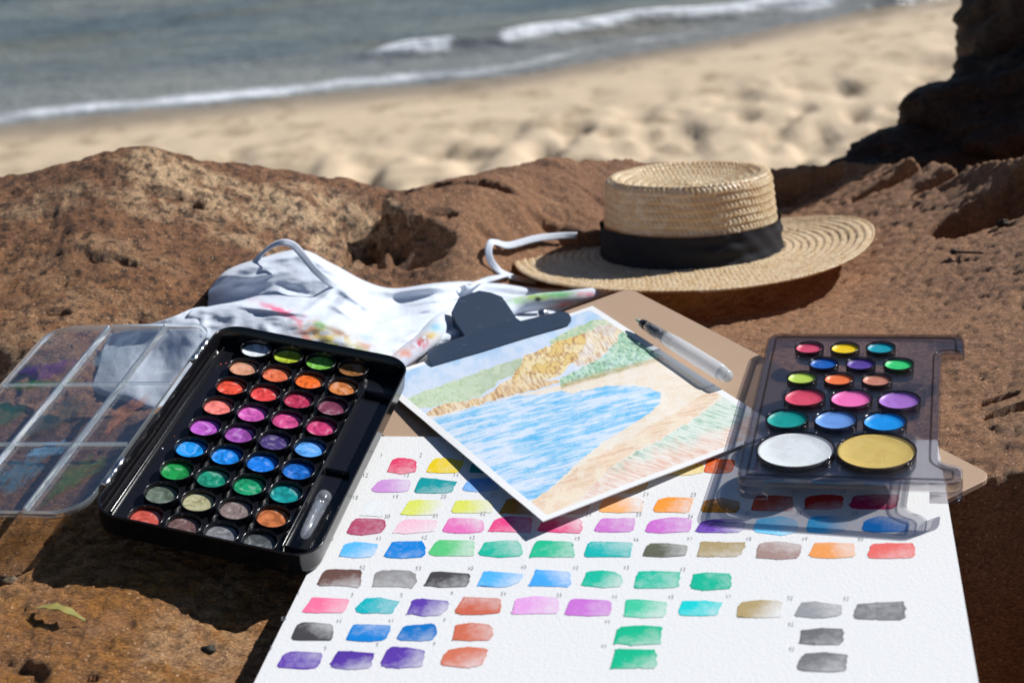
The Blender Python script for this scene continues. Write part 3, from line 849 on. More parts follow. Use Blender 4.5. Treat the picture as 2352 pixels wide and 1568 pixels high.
# ------------------------------------------------------------------ the watercolour painting
q4 = np.array([(860, 869), (1361, 702), (1799, 985), (1247, 1197)], float)
pc = [U(860, 869, .0045), U(1361, 702, .0030), U(1799, 985, .0035), U(1247, 1197, .0125)]
A8 = []
for (s, t), (u, v_) in zip(((0, 0), (1, 0), (1, 1), (0, 1)), q4):
    A8.append([s, t, 1, 0, 0, 0, -u * s, -u * t, -u]); A8.append([0, 0, 0, s, t, 1, -v_ * s, -v_ * t, -v_])
HH = np.linalg.svd(np.array(A8))[2][-1].reshape(3, 3)
NS, NTT = 330, 400
S, T_ = np.meshgrid(np.linspace(0, 1, NS), np.linspace(0, 1, NTT))
hw = HH[2, 0] * S + HH[2, 1] * T_ + HH[2, 2]
dx = (HH[0, 0] * S + HH[0, 1] * T_ + HH[0, 2]) / hw; dy_ = (HH[1, 0] * S + HH[1, 1] * T_ + HH[1, 2]) / hw
zx = (dx - 878.2) * 2.518; zy = (dy_ - 622.7) * 2.518
# wobble so that the washes have hand-made edges
jx = zx + 16 * fbm(zx / 40, zy / 40, 4, 80); jy = zy + 12 * fbm(zx / 40, zy / 40, 4, 83)
def inpoly(poly, x, y):
    r = np.zeros(x.shape, bool); n = len(poly)
    for i in range(n):
        x1, y1 = poly[i]; x2, y2 = poly[(i + 1) % n]
        if y1 == y2: continue
        cnd = ((y1 > y) != (y2 > y)) & (x < (x2 - x1) * (y - y1) / (y2 - y1) + x1)
        r ^= cnd
    return r
def L(*c): return np.array(c, float)
paper_c = L(238, 238, 238)
img = np.ones(S.shape + (3,)) * paper_c
def lay(mask, col, k=1.0):
    global img
    mk = np.asarray(mask, float) * k
    img = img * (1 - mk[..., None]) + np.asarray(col, float) * mk[..., None]
nA = (fbm(zx / 60, zy / 60, 5, 90) + 1) / 2
nB = (fbm((zx * .8 + zy * .6) / 16, (zy * .8 - zx * .6) / 11, 3, 91) + 1) / 2
nC = (fbm((zx * .55 + zy * .83) / 34, (zy * .55 - zx * .83) / 9, 3, 92) + 1) / 2
inner = (S > .028) & (S < .972) & (T_ > .022) & (T_ < .982)
# sky
lay(inner, L(196, 212, 238))
lay(inner * sstep(.20, .02, T_), L(138, 188, 234), .8)
lay(inner * sstep(.45, .7, nA), L(206, 216, 240), .35)
# stroke direction: along the picture's own horizon
al = zx * .957 - zy * -.0; e1 = (zx * .97 - zy * -.22); ac = (zy + .235 * zx)     # along / across the strokes
streak = .6 * (fbm(zx / 190, ac / 20, 3, 95) + 1) / 2 + .4 * (fbm(zx / 70, ac / 9, 3, 96) + 1) / 2
streak2 = (fbm(zx / 90, ac / 6, 3, 98) + 1) / 2
# beach everything below the hills
beach = [(-60, 860), (300, 850), (640, 770), (1040, 680), (1480, 560), (1640, 500), (2200, 700), (2300, 900), (2100, 1100), (940, 1460), (700, 1300)]
lay(inpoly(beach, zx, zy) & inner, L(236, 222, 202))
lay(inpoly(beach, zx, zy) & inner & (nB > .55), L(230, 206, 172), .4)
lay((inpoly(beach, zx, zy) & inner) * sstep(.5, .7, streak2), L(218, 186, 146), .3)
# hills
hl = [(60, 800), (150, 735), (300, 680), (500, 610), (640, 560), (740, 530), (815, 520), (815, 560), (770, 610), (690, 650), (600, 705), (560, 745), (400, 775), (240, 800)]
mk = inpoly(hl, jx, jy) & inner
lay(mk, L(178, 206, 156)); lay(mk * sstep(350, 780, zx), L(150, 168, 132), .8); lay(mk * sstep(.5, .65, nB), L(136, 166, 120), .45); lay(mk * sstep(.48, .34, nA), L(208, 220, 190), .6)
hr = [(960, 420), (1080, 345), (1200, 290), (1300, 275), (1420, 330), (1440, 390), (1300, 340), (1180, 380), (1000, 440)]
mk = inpoly(hr, jx, jy) & inner
lay(mk, L(166, 194, 146)); lay(mk * sstep(.48, .62, nB), L(122, 168, 120), .6); lay(mk * sstep(.44, .32, nB), L(216, 204, 160), .6)
# pale cliff on the right
cp = [(1180, 372), (1260, 315), (1400, 315), (1420, 380), (1340, 440), (1290, 490), (1240, 540), (1160, 570), (1110, 560), (1160, 450)]
mk = inpoly(cp, jx, jy) & inner
lay(mk, L(230, 208, 168)); lay(mk * sstep(.46, .6, nA), L(198, 178, 166), .8); lay(mk * sstep(.60, .68, nC), L(168, 112, 70), .6); lay(mk * sstep(.42, .32, nC), L(242, 232, 214), .8)
# golden cliff
cy = [(826, 505), (900, 470), (1000, 420), (1100, 388), (1190, 362), (1172, 440), (1140, 520), (1090, 570), (1030, 625), (900, 655), (820, 690), (740, 705), (690, 705), (775, 600), (812, 545)]
mk = inpoly(cy, jx, jy) & inner
lay(mk, L(224, 184, 92)); lay(mk * sstep(.42, .62, nA), L(238, 210, 136), .75)
band = np.abs(np.mod((zx * .80 + zy * .45 + 30 * fbm(zx / 60, zy / 60, 3, 99)) / 58, 1) - .5)
lay(mk * sstep(.13, .04, band) * sstep(.36, .5, nC), L(160, 102, 48), .7)
lay(mk * sstep(.60, .68, nC), L(142, 86, 46), .6); lay(mk * sstep(.03, .008, np.abs(nA - .47)), L(140, 82, 46), .65)
# foot of the cliff running out to sea
ct = [(250, 842), (300, 800), (420, 770), (560, 750), (650, 700), (720, 655), (830, 600), (870, 645), (990, 650), (1045, 655), (900, 705), (740, 742), (560, 792), (380, 835), (280, 852)]
mk = inpoly(ct, jx, jy) & inner
lay(mk, L(220, 178, 118)); lay(mk * sstep(.48, .62, nC), L(184, 126, 70), .65); lay(mk * sstep(.44, .32, nC), L(238, 216, 168), .7); lay(mk * sstep(.66, .72, nC), L(122, 88, 62), .5)
# bushes
bs = [(1400, 350), (1470, 400), (1560, 430), (1640, 490), (1600, 525), (1480, 565), (1350, 612), (1150, 665), (1040, 690), (1030, 645), (1160, 580), (1290, 500), (1340, 440)]
mk = inpoly(bs, jx, jy) & inner
lay(mk, L(134, 186, 150)); lay(mk * sstep(.44, .6, nA), L(150, 206, 186), .8); lay(mk * sstep(.52, .64, nB), L(92, 148, 112), .65); lay(mk * sstep(.42, .3, nB), L(200, 220, 184), .75); lay(mk * sstep(.66, .74, nB), L(80, 96, 88), .6)
# damp line of sand below the bushes
mk = np.exp(-((zy - (690 - (zx - 1040) * .30)) / 16) ** 2) * ((zx > 1040) & (zx < 1640)) * inner
lay(mk, L(176, 142, 84), .8 * .9)
# sea
ws = [(200, 850), (270, 865), (420, 832), (640, 772), (830, 737), (900, 737), (1040, 712), (1100, 732), (1300, 686), (1450, 680), (1560, 692), (1618, 722), (1612, 775), (1560, 832), (1450, 902), (1300, 992), (1180, 1082), (1080, 1165), (1010, 1235), (930, 1295), (840, 1350), (700, 1240), (200, 930)]
mk = inpoly(ws, zx + 6 * fbm(zx / 30, zy / 30, 3, 84), zy + 6 * fbm(zx / 30, zy / 30, 3, 85)) & inner
lay(mk, L(172, 208, 242))
far_ = sstep(1150, 800, zy)
lay(mk * sstep(.44, .56, streak + .07 * far_), L(92, 182, 238), .75)
lay(mk * sstep(.49, .41, streak), L(210, 224, 244), .7)
lay(mk * sstep(.58, .68, streak2) * far_, L(50, 158, 230), .45)
lay(mk * sstep(.60, .68, streak), L(20, 160, 230), .6)
lay(mk * sstep(.42, .30, streak2), L(204, 220, 244), .7)
lay(mk * sstep(.64, .72, streak2) * sstep(1000, 1250, zy), L(70, 140, 214), .5)
# warm edge of the beach
bw = [(860, 1350), (1010, 1240), (1180, 1110), (1400, 1000), (1640, 860), (1840, 740), (1900, 700), (1985, 715), (1800, 860), (1600, 985), (1400, 1085), (1200, 1255), (1120, 1330), (960, 1410)]
mk = inpoly(bw, jx, jy) & inner
lay(mk, L(234, 200, 164), .75); lay(mk * sstep(.5, .66, streak2), L(212, 160, 120), .55); lay(mk * (nA > .56), L(240, 218, 170), .5)
# dune grass
gg = [(2010, 715), (1800, 868), (1600, 992), (1420, 1082), (1310, 1150), (1200, 1262), (1130, 1330), (1330, 1270), (1700, 1130), (2200, 940), (2240, 760)]
mk = inpoly(gg, jx, jy) & inner
lay(mk, L(208, 224, 208))
gs = (fbm((zx + zy * .3) / 70, (zy - zx * .30) / 7, 3, 110) + 1) / 2
lay(mk * sstep(.50, .62, gs), L(150, 194, 166), .65); lay(mk * sstep(.66, .72, gs), L(98, 150, 122), .6)
low = sstep(-40, 60, zy - (1330 - (zx - 1130) * .36) + 120 + 60 * fbm(zx / 80, zy / 80, 3, 112))
lay(mk * low, L(244, 204, 186), .7); lay(mk * low * sstep(.52, .64, gs), L(236, 156, 132), .5); lay(mk * low * sstep(.42, .3, gs), L(246, 232, 226), .6)
# paper tooth shows through the washes
tooth = (fbm(zx / 5, zy / 5, 3, 120) + 1) / 2
lay(inner * sstep(.58, .72, tooth), paper_c, .22)
img = img + (240 - img) * (.22 + .20 * sstep(.35, .7, nA)[..., None])
pcol = lin_np(img) * .95
X3 = ((1 - S) * (1 - T_))[..., None] * pc[0] + (S * (1 - T_))[..., None] * pc[1] + (S * T_)[..., None] * pc[2] + ((1 - S) * T_)[..., None] * pc[3]
X3[..., 2] = X3[..., 2] + .0016 * np.sin(S * math.pi) * np.sin(T_ * math.pi) + .0007 * fbm(S * 4, T_ * 4, 2, 121)
# hold the lower margin just above the sheet
m, nt, p, out = mat_new("watercolour_picture")
co = geopos(nt)
nt.links.new(attr(nt, "pigment", "Color"), p.inputs["Base Color"])
p.inputs["Roughness"].default_value = .8; p.inputs["Specular IOR Level"].default_value = .15
b = bump(nt, noise(nt, co, 420, 3, .6), .2, .0009)
nt.links.new(bump(nt, noise(nt, co, 1100, 3, .6), .16, .0004, b), p.inputs["Normal"])
top = X3.reshape(-1, 3); nr, nc = S.shape
ft = grid_faces_np(nr, nc)[:, ::-1]
loop = np.array([j for j in range(nc)] + [i * nc + nc - 1 for i in range(1, nr)] + [(nr - 1) * nc + j for j in range(nc - 2, -1, -1)] + [i * nc for i in range(nr - 2, 0, -1)])
NT = nr * nc
nl = len(loop)
sk = top[loop] - np.array([0, 0, .0009])
fs = [[int(loop[i]), int(loop[(i + 1) % nl]), NT + (i + 1) % nl, NT + i] for i in range(nl)]
allc = np.vstack([pcol.reshape(-1, 3), np.ones((nl, 3)) * .8])
painting = mesh_obj("watercolour_painting", np.vstack([top, sk]), ft.tolist() + fs, m, None, False, {"pigment": allc})
tag(painting, "watercolour painting of a golden cliff and blue bay, held in the clipboard", "painting")

# ------------------------------------------------------------------ water brush pen on the painting's right edge
pa = U(1459, 732, .0115); pb = U(1674, 866, .0125)
axd = pb - pa; Lp = np.linalg.norm(axd); axd /= Lp
zq = Vector(axd).to_track_quat('Z', 'Y').to_matrix().to_4x4()
pen = empty("brush_pen", tuple(pa), Matrix.Translation(Vector(pa)) @ zq)
tag(pen, "translucent water brush pen with dark ferrule lying along the painting's right edge", "brush pen")
M_FROST = clear_material("frosted_barrel", (.90, .92, .94), 1.2, .52, (.84, .86, .88), .22)
M_CLEARP = clear_material("clear_grip", (.90, .92, .95), 1.2, .16, (.8, .82, .86), .12)
M_BRISTLE = simple("pale_green_bristle", lin(190, 214, 190), .6)
M_INK = simple("dark_ferrule", (.012, .013, .018), .3)
def pp(name, prof, mt):
    v, f = lathe([(r, z * Lp) for r, z in prof], 24, True, True)
    return mesh_obj(name, v, f, mt, pen, True, None, False)
pp("bristle_tip", [(.0002, 0), (.0012, .022), (.0018, .05), (.0019, .075)], M_BRISTLE)
pp("ferrule", [(.0026, .068), (.0036, .078), (.0043, .115), (.0043, .145)], M_INK)
pp("inner_feed", [(.0032, .15), (.0034, .20), (.0026, .205), (.0026, .225), (.0036, .23), (.0036, .29)], M_INK)
pp("grip", [(.0045, .142), (.0052, .20), (.0055, .27), (.0053, .33), (.0058, .335), (.0058, .36)], M_CLEARP)
pp("barrel", [(.0053, .345), (.0060, .37), (.0066, .45), (.0069, .58), (.0069, .90), (.0062, .935)], M_FROST)
pp("end_cap", [(.0055, .925), (.0056, .94), (.0054, .985), (.0044, 1.0)], M_FROST)

# ------------------------------------------------------------------ black paint tin with its open lid
RT = np.array([[0.9513, 0.2546, 0.1739], [-0.2335, 0.9632, -0.1332], [-0.2014, 0.0861, 0.9757]]); TT = np.array([-0.2029, 1.0028, 0.0392])
mw = np.eye(4); mw[:3, :3] = RT; mw[:3, 3] = TT
tin = empty("paint_tin", tuple(TT), Matrix(mw.tolist()))
tag(tin, "open black paint tin with thirty-six round colour pans and a clear hinged lid", "paint tin")
x0, x1, y0, y1 = -.0770, .0885, -.1305, .1255
o0 = rrect(x0, x1, y0, y1, .020, 10)
R3 = lambda ring, z: [(a, b, z) for a, b in ring]
v, f = loft([R3(inset(o0, .004), -.0105), R3(inset(o0, .0008), -.0090), R3(o0, -.006), R3(o0, .0086), R3(inset(o0, -.0006), .0096), R3(inset(o0, .0002), .0105), R3(inset(o0, .0012), .0098), R3(inset(o0, .0016), -.0072)], True, False)
mesh_obj("tin_body", v, f, M_BLACK, tin, True, None, False)
ip = inset(o0, .0017)
v, f = loft([R3(inset(o0, .0017), -.0070), R3(inset(o0, .0050), -.0070)], False, True)
mesh_obj("inner_plate", v, f, M_BLACKIN, tin, False, None, False)
# bead along the hinge side and walls of the brush channel
def bar(x0, x1, y0, y1, z0, z1, b=.0008):
    q = rrect(x0, x1, y0, y1, min(.0012, (x1 - x0) * .45), 3)
    return loft([R3(q, z0), R3(q, z1 - b), R3(inset(q, b * .6), z1)], False, True)
v, f = bar(-.0712, -.0692, -.112, .112, -.0070, -.0035)
mesh_obj("hinge_bead", v, f, M_BLACKIN, tin, True, None, False)
v, f = join(bar(.0575, .0595, -.112, .088, -.0070, -.0015), bar(.0600, .0850, .0865, .0885, -.0070, -.0015), bar(.0600, .0850, -.112, -.110, -.0070, -.0015), bar(.0600, .0790, -.018, -.016, -.0070, -.0030))
mesh_obj("brush_channel", v, f, M_BLACKIN, tin, True, None, False)
# pans
A_ = .0283
CUP = lathe([(.0130, -.0069), (.0129, -.0012), (.0131, -.0002), (.0128, .0003), (.0123, -.0002), (.0121, -.0030), (.0120, -.0066)], 30)
cup_me = None
cake_prof = [(.0119, -.0040), (.0116, -.0034), (.0104, -.0036), (.0072, -.0039), (.0035, -.0040), (.0004, -.0039)]
CK = lathe(cake_prof, 30, False, True)
PAN = [(225,230,236),(178,196,52),(120,190,72),(150,100,52),
 (214,152,120),(222,108,66),(240,108,32),(204,120,56),
 (236,82,56),(224,66,66),(182,44,82),(128,58,84),
 (250,132,122),(208,92,178),(212,74,138),(200,56,112),
 (186,90,196),(160,78,172),(70,50,112),(86,162,238),
 (16,146,230),(8,132,226),(8,120,224),(8,104,196),
 (22,148,72),(10,142,112),(6,150,100),(0,150,150),
 (98,112,98),(168,164,124),(128,112,108),(196,112,62),
 (196,82,70),(112,84,82),(120,120,126),(84,90,92)]
PNAME = ["white", "lime green", "leaf green", "brown", "peach", "terracotta", "orange", "ochre", "vermilion", "red", "crimson", "maroon", "coral pink", "orchid", "rose", "magenta", "violet", "purple", "dark indigo", "sky blue", "azure", "blue", "ultramarine", "deep blue", "green", "viridian", "emerald", "turquoise", "olive grey", "sage", "taupe", "copper", "brick red", "umber", "silver grey", "charcoal"]
cup_me = cake_me = None
for j in range(9):
    for i in range(4):
        loc = ((i - 1.5) * A_, -(j - 4) * A_, 0)
        if cup_me is None:
            c_ = mesh_obj("paint_pan", CUP[0], CUP[1], M_BLACKIN, tin, True, None, False); cup_me = c_.data
            k_ = mesh_obj("paint_cake", CK[0], CK[1], M_CAKE, c_, True, None, False); cake_me = k_.data
        else:
            c_ = link("paint_pan", cup_me, tin, False); k_ = link("paint_cake", cake_me, c_, False)
        c_.location = loc
        k_.rotation_euler = (0, 0, float(rng.random() * 6.28))
        k_.color = (*lin(PAN[j * 4 + i]), 1)
        k_["label"] = PNAME[j * 4 + i] + " paint cake in the black tin"
fv, ff_, fc = [], [], []
for k in range(46):
    u_, w_ = rng.uniform(-.066, .056), rng.uniform(-.118, .118); r_ = rng.uniform(.0003, .0009)
    if min(math.hypot(u_ - (i - 1.5) * A_, w_ + (j - 4) * A_) for i in range(4) for j in range(9)) < .0140: continue
    o_ = len(fv); cc = lin(PAN[int(rng.integers(36))])
    for a in range(8): fv.append((u_ + r_ * math.cos(a * .785) * rng.uniform(.7, 1.3), w_ + r_ * math.sin(a * .785) * rng.uniform(.7, 1.3), -.0067)); fc.append(cc)
    fv.append((u_, w_, -.0065)); fc.append(cc)
    ff_ += [(o_ + a, o_ + (a + 1) % 8, o_ + 8) for a in range(8)]
m, nt, p, out = mat_new("dried_paint_specks")
nt.links.new(attr(nt, "pigment", "Color"), p.inputs["Base Color"]); p.inputs["Roughness"].default_value = .7
tag(mesh_obj("dried_paint_specks", fv, ff_, m, tin, False, {"pigment": np.array(fc)}, False), None, kind="stuff")
# hinges
for vy in (.085, -.083):
    h_, g_ = lathe([(.0026, -.016), (.0030, -.0155), (.0030, -.0055), (.0024, -.005), (.0024, .005), (.0030, .0055), (.0030, .0155), (.0026, .016)], 14, True, True)
    h_ = [(-.0800 + a, vy + c, .0072 + b) for a, b, c in h_]
    mesh_obj("hinge", h_, g_, M_STEEL, tin, True, None, False)
# lid, opened past flat
th = math.radians(14)
wv = np.array([-math.cos(th), 0, -math.sin(th)])
lm = np.eye(4); lm[:3, 0] = -wv; lm[:3, 1] = [0, 1, 0]; lm[:3, 2] = np.cross([0, 1, 0], wv); lm[:3, 3] = [-.0795, 0, .0045]
lo = rrect(-.160, -.003, -.1305, .1285, .024, 10)
v, f = loft([R3(inset(lo, .0018), .0004), R3(inset(lo, .0018), 0.0)], True, True)
lid = mesh_obj("lid", v, f, M_LID, tin, False, None, False)
lid.matrix_local = Matrix(lm.tolist())
def lidpart(name, vf, mt, smooth=True, attrs=None):
    return mesh_obj(name, vf[0], vf[1], mt, lid, smooth, attrs, False)
lidpart("lid_rim", loft([R3(lo, -.0016), R3(lo, .0036), R3(inset(lo, .0004), .0040), R3(inset(lo, .0008), .0036), R3(inset(lo, .0012), .0006)]), M_RIDGE)
def ridge_bar(a, b, w=.0032, h=.0048):
    a = np.array(a); b = np.array(b); d = (b - a) / np.linalg.norm(b - a); s = np.array([-d[1], d[0]])
    pr = [(-w / 2, .0006), (-w * .22, h), (w * .22, h), (w / 2, .0006)]
    v = [tuple(np.append(p_ + s * o, z)) for p_ in (a, b) for o, z in pr]
    return v, [(0, 1, 5, 4), (1, 2, 6, 5), (2, 3, 7, 6), (3, 2, 1, 0), (4, 5, 6, 7), (0, 4, 7, 3)]
for xx_ in (-.049, -.103):
    lidpart("divider", ridge_bar((xx_, -.1275), (xx_, .1255), .0036, .0050), M_RIDGE, False)
for xa, xb in ((-.158, -.1057), (-.1003, -.0517), (-.0463, -.006)):
    for yy_ in (.037, -.046):
        lidpart("divider", ridge_bar((xa, yy_), (xb, yy_), .0022, .0036), M_RIDGE, False)
SMEARS = [((-.128, .062), (.026, .014), (78, 50, 130), .2), ((-.126, .040), (.030, .006), (20, 110, 50), .1), ((-.135, -.005), (.020, .02), (40, 96, 92), .5), ((-.080, -.078), (.018, .032), (70, 118, 146), -.35), ((-.070, -.052), (.016, .010), (110, 160, 200), .3),
          ((-.028, -.003), (.009, .026), (168, 116, 100), -.25), ((-.030, -.085), (.013, .028), (70, 104, 76), -.3), ((-.085, -.005), (.020, .03), (46, 78, 92), -.3), ((-.024, .055), (.010, .003), (200, 210, 220), .1), ((-.132, -.06), (.02, .02), (60, 130, 96), .3), ((-.075, .085), (.02, .03), (110, 130, 150), .2)]
for i, (c0, r0, colr, rot) in enumerate(SMEARS):
    pr = np.random.default_rng(300 + i); n = 36; vv = [(c0[0], c0[1], .0012)]; dn = [1.25]
    for k, s in enumerate((.5, .8, 1.0, 1.2)):
        for a in np.linspace(0, 2 * math.pi, n, endpoint=False):
            w_ = 1 + .22 * math.sin(3 * a + i) + .14 * math.sin(7 * a + 2 * i)
            ex, ey = r0[0] * s * w_ * math.cos(a), r0[1] * s * w_ * math.sin(a)
            vv.append((c0[0] + ex * math.cos(rot) - ey * math.sin(rot), c0[1] + ex * math.sin(rot) + ey * math.cos(rot), .0012 + i * .00004)); dn.append((1.15, 1.0, .8, .2)[k])
    ff = [(0, 1 + k, 1 + (k + 1) % n) for k in range(n)]
    for r_ in range(3): ff += [(1 + r_ * n + k, 1 + (r_ + 1) * n + k, 1 + (r_ + 1) * n + (k + 1) % n, 1 + r_ * n + (k + 1) % n) for k in range(n)]
    o = lidpart("paint_smear", (vv, ff), M_SMEAR, False, {"wash": dn})
    o.color = (*lin(colr), 1)

# clear cap lying in the brush channel
ca, cb = np.array([.0705, -.050, -.0010]), np.array([.0705, -.098, -.0010])
ca_w, cb_w = TT + RT @ ca, TT + RT @ cb
zq2 = Vector(cb_w - ca_w).to_track_quat('Z', 'Y').to_matrix().to_4x4()
v, f = lathe([(.0050, 0), (.0054, .002), (.0054, .010), (.0048, .011), (.0052, .014), (.0044, .036), (.0040, .045), (.0026, .0485)], 20, True, True)
o = mesh_obj("brush_cap", v, f, M_CLEARP, None)
o.matrix_world = Matrix.Translation(Vector(ca_w)) @ zq2
tag(o, "small clear plastic brush cap lying in the channel of the black tin", "brush cap")

# ------------------------------------------------------------------ smoked tray of round paints
tn = np.array([-.012, .06, 1.0]); tn /= np.linalg.norm(tn)
tp0 = U(1930, 940, .0225)
def TP(px, py): return UP(px, py, tn, tp0)
ty = TP(1762, 800) - TP(1690, 1075); ty /= np.linalg.norm(ty)
tx = np.cross(ty, tn); tx /= np.linalg.norm(tx); ty = np.cross(tn, tx)
tm = np.eye(4); tm[:3, 0] = tx; tm[:3, 1] = ty; tm[:3, 2] = tn; tm[:3, 3] = tp0
tray = empty("palette_tray", tuple(tp0), Matrix(tm.tolist()))
tag(tray, "smoky translucent plastic tray holding seventeen round paints, resting across painting and swatch sheet", "palette tray")
def TL(px, py):
    d = TP(px, py) - tp0
    return np.array([d @ tx, d @ ty])
outp = [(1690, 1102), (2212, 1116), (2212, 1076), (2158, 1066), (2164, 812), (2216, 818), (2214, 772), (1766, 769)]
ol3 = round_poly([tuple(TL(*q)) for q in outp], [.012, .012, .007, .010, .010, .007, .012, .014], 8)
area = sum(ol3[i][0] * ol3[(i + 1) % len(ol3)][1] - ol3[(i + 1) % len(ol3)][0] * ol3[i][1] for i in range(len(ol3)))
if area < 0: ol3 = ol3[::-1]
v, f = loft([R3(inset(ol3, .0014), -.0006), R3(inset(ol3, .0014), .0006)], True, True)
mesh_obj("tray_plate", v, f, M_SMOKE, tray, False, None, False)
mesh_obj("tray_rim", *loft([R3(ol3, -.0055), R3(ol3, .0012), R3(inset(ol3, .0005), .0018), R3(inset(ol3, .0012), .0012), R3(inset(ol3, .0013), -.0050)]), M_SMOKE, tray, True, None, False)
il = inset(ol3, .0058)
mesh_obj("tray_bead", *loft([R3(il, .0006), R3(inset(il, .0004), .0016), R3(inset(il, .0014), .0016), R3(inset(il, .0018), .0006)]), M_SMOKE_D, tray, True, None, False)
# feet: curved corner skirts below the rim
def foot_piece(seq, z0, z1):
    seq = np.array(seq); n = len(seq)
    t = np.gradient(seq, axis=0); t /= np.linalg.norm(t, axis=1)[:, None]; nn = np.stack([-t[:, 1], t[:, 0]], 1) * .0012
    v = [(*q, z) for z in (z0, z1) for q in seq] + [(*q, z) for z in (z0, z1) for q in seq + nn]
    f = []
    for k in range(n - 1):
        f += [(k, k + 1, n + k + 1, n + k), (2 * n + k, 3 * n + k, 3 * n + k + 1, 2 * n + k + 1), (k, 2 * n + k, 2 * n + k + 1, k + 1), (n + k, n + k + 1, 3 * n + k + 1, 3 * n + k)]
    f += [(0, n, 3 * n, 2 * n), (n - 1, 3 * n - 1, 4 * n - 1, 2 * n - 1)]
    return v, f
oa = np.array(ol3)
for q, zz in (((1692, 1102), -.0150), ((2212, 1112), -.0140), ((2212, 772), -.0120), ((1768, 770), -.0120)):
    c0 = TL(*q); d_ = np.linalg.norm(oa - c0, axis=1); k0 = int(np.argmin(d_)); n_ = len(oa)
    idx = [k0]
    while d_[(idx[0] - 1) % n_] < .017: idx.insert(0, (idx[0] - 1) % n_)
    while d_[(idx[-1] + 1) % n_] < .017: idx.append((idx[-1] + 1) % n_)
    seq = oa[idx]; ea = oa[(idx[0] - 1) % n_] - seq[0]; eb = oa[(idx[-1] + 1) % n_] - seq[-1]
    seq = np.vstack([seq[0] + ea / np.linalg.norm(ea) * min(.010, np.linalg.norm(ea)), seq, seq[-1] + eb / np.linalg.norm(eb) * min(.010, np.linalg.norm(eb))])
    seq = np.array([p_ for k_, p_ in enumerate(seq) if k_ == 0 or np.linalg.norm(p_ - seq[k_ - 1]) > 2e-4])
    mesh_obj("foot", *foot_piece(seq, zz, -.0056), M_SMOKE, tray, True, None, False)
TPN = [((1859,804),0,(206,70,104)),((1941,805),0,(232,196,0)),((2023,804),0,(0,146,166)),((1892,840),0,(6,88,176)),((1977,841),0,(84,58,146)),((2064,842),0,(50,200,112)),
       ((1842,873),0,(180,208,82)),((1927,876),0,(240,118,62)),((2014,878),0,(192,124,104)),((1848,918),1,(214,72,100)),((1955,921),1,(238,108,178)),((2065,925),1,(162,108,196)),
       ((1808,968),1,(0,148,142)),((1919,970),1,(104,150,220)),((2032,974),1,(0,142,226)),((1827,1038),2,(218,224,226)),((2012,1041),2,(206,178,98))]
TNM = ["rose red", "yellow", "teal", "blue", "dark violet", "green", "lime", "orange", "terracotta", "crimson pink", "bright pink", "lilac", "jade", "powder blue", "bright blue", "large white", "large gold"]
RAD = [.0120, .0161, .0283]
cups = {}
for (q, k, colr), nm in zip(TPN, TNM):
    c0 = TL(*q); r = RAD[k]
    if k not in cups:
        a = lathe([(r - .0012, -.0105), (r - .0004, -.0100), (r + .0000, -.0008), (r + .0003, .0012), (r + .0000, .0017), (r - .0007, .0014), (r - .0009, -.0012), (r - .0015, -.0030)], 48, True)
        b = lathe([(r - .0010, -.0022), (r - .0013, .0002), (r * .9, -.0004), (r * .55, -.0010), (r * .2, -.0009), (.0003, -.0010)], 48, False, True)
        c_ = mesh_obj("paint_pan", *a, M_SMOKE_D, tray, True, None, False)
        k_ = mesh_obj("paint_cake", *b, M_CAKE2, c_, True, None, False)
        cups[k] = (c_.data, k_.data)
    else:
        c_ = link("paint_pan", cups[k][0], tray, False); k_ = link("paint_cake", cups[k][1], c_, False)
    c_.location = (c0[0], c0[1], .0016)
    k_.rotation_euler = (0, 0, float(rng.random() * 6.28))
    k_.color = (*lin(colr), 1)
    k_["label"] = nm + " paint cake in the smoked tray"

# ------------------------------------------------------------------ cotton top
top_e = empty("cotton_top", tuple(U(700, 720, .03)))
tag(top_e, "crumpled white cotton strappy top with paint stains, tucked under tin and clipboard", "clothing")
G = [
 [(478,668,.010),(520,622,.012),(590,594,.014),(690,572,.014),(765,606,.006),(840,646,-.004),(905,662,-.010),(1000,650,-.010),(1100,645,-.012),(1260,662,-.012),(1400,655,-.014)],
 [(480,666,.046),(520,626,.058),(590,600,.063),(690,579,.064),(762,612,.048),(835,651,.030),(900,667,.020),(1000,655,.020),(1100,650,.018),(1260,666,.010),(1400,660,.004)],
 [(478,690,.030),(545,655,.052),(610,632,.058),(690,612,.059),(775,645,.047),(848,682,.026),(920,692,.012),(1010,676,.014),(1100,672,.015),(1250,682,.008),(1390,668,.003)],
 [(470,712,.026),(540,690,.038),(610,676,.045),(690,668,.047),(775,690,.040),(850,716,.024),(925,722,.013),(1010,700,.010),(1095,696,.010),(1245,696,.006),(1360,682,.002)],
 [(440,712,.050),(520,700,.052),(605,702,.050),(690,714,.046),(780,732,.037),(852,748,.026),(930,748,.014),(1010,726,.009),(1085,728,.007),(1235,712,.004),(1330,698,.001)],
 [(425,742,.046),(508,738,.046),(600,742,.044),(695,752,.042),(788,768,.036),(860,782,.026),(930,786,.015),(995,772,.009),(1070,756,.004),(1215,728,.001),(1290,712,.000)],
 [(428,800,.030),(505,788,.034),(605,796,.034),(705,810,.030),(800,824,.025),(868,832,.018),(925,832,.010),(985,806,.004),(1055,782,-.001),(1190,744,-.002),(1260,726,-.003)],
 [(440,860,.016),(505,850,.018),(605,852,.018),(705,862,.014),(800,872,.008),(868,870,.002),(925,858,-.003),(985,826,-.006),(1050,798,-.006),(1180,760,-.006),(1250,740,-.007)],
]
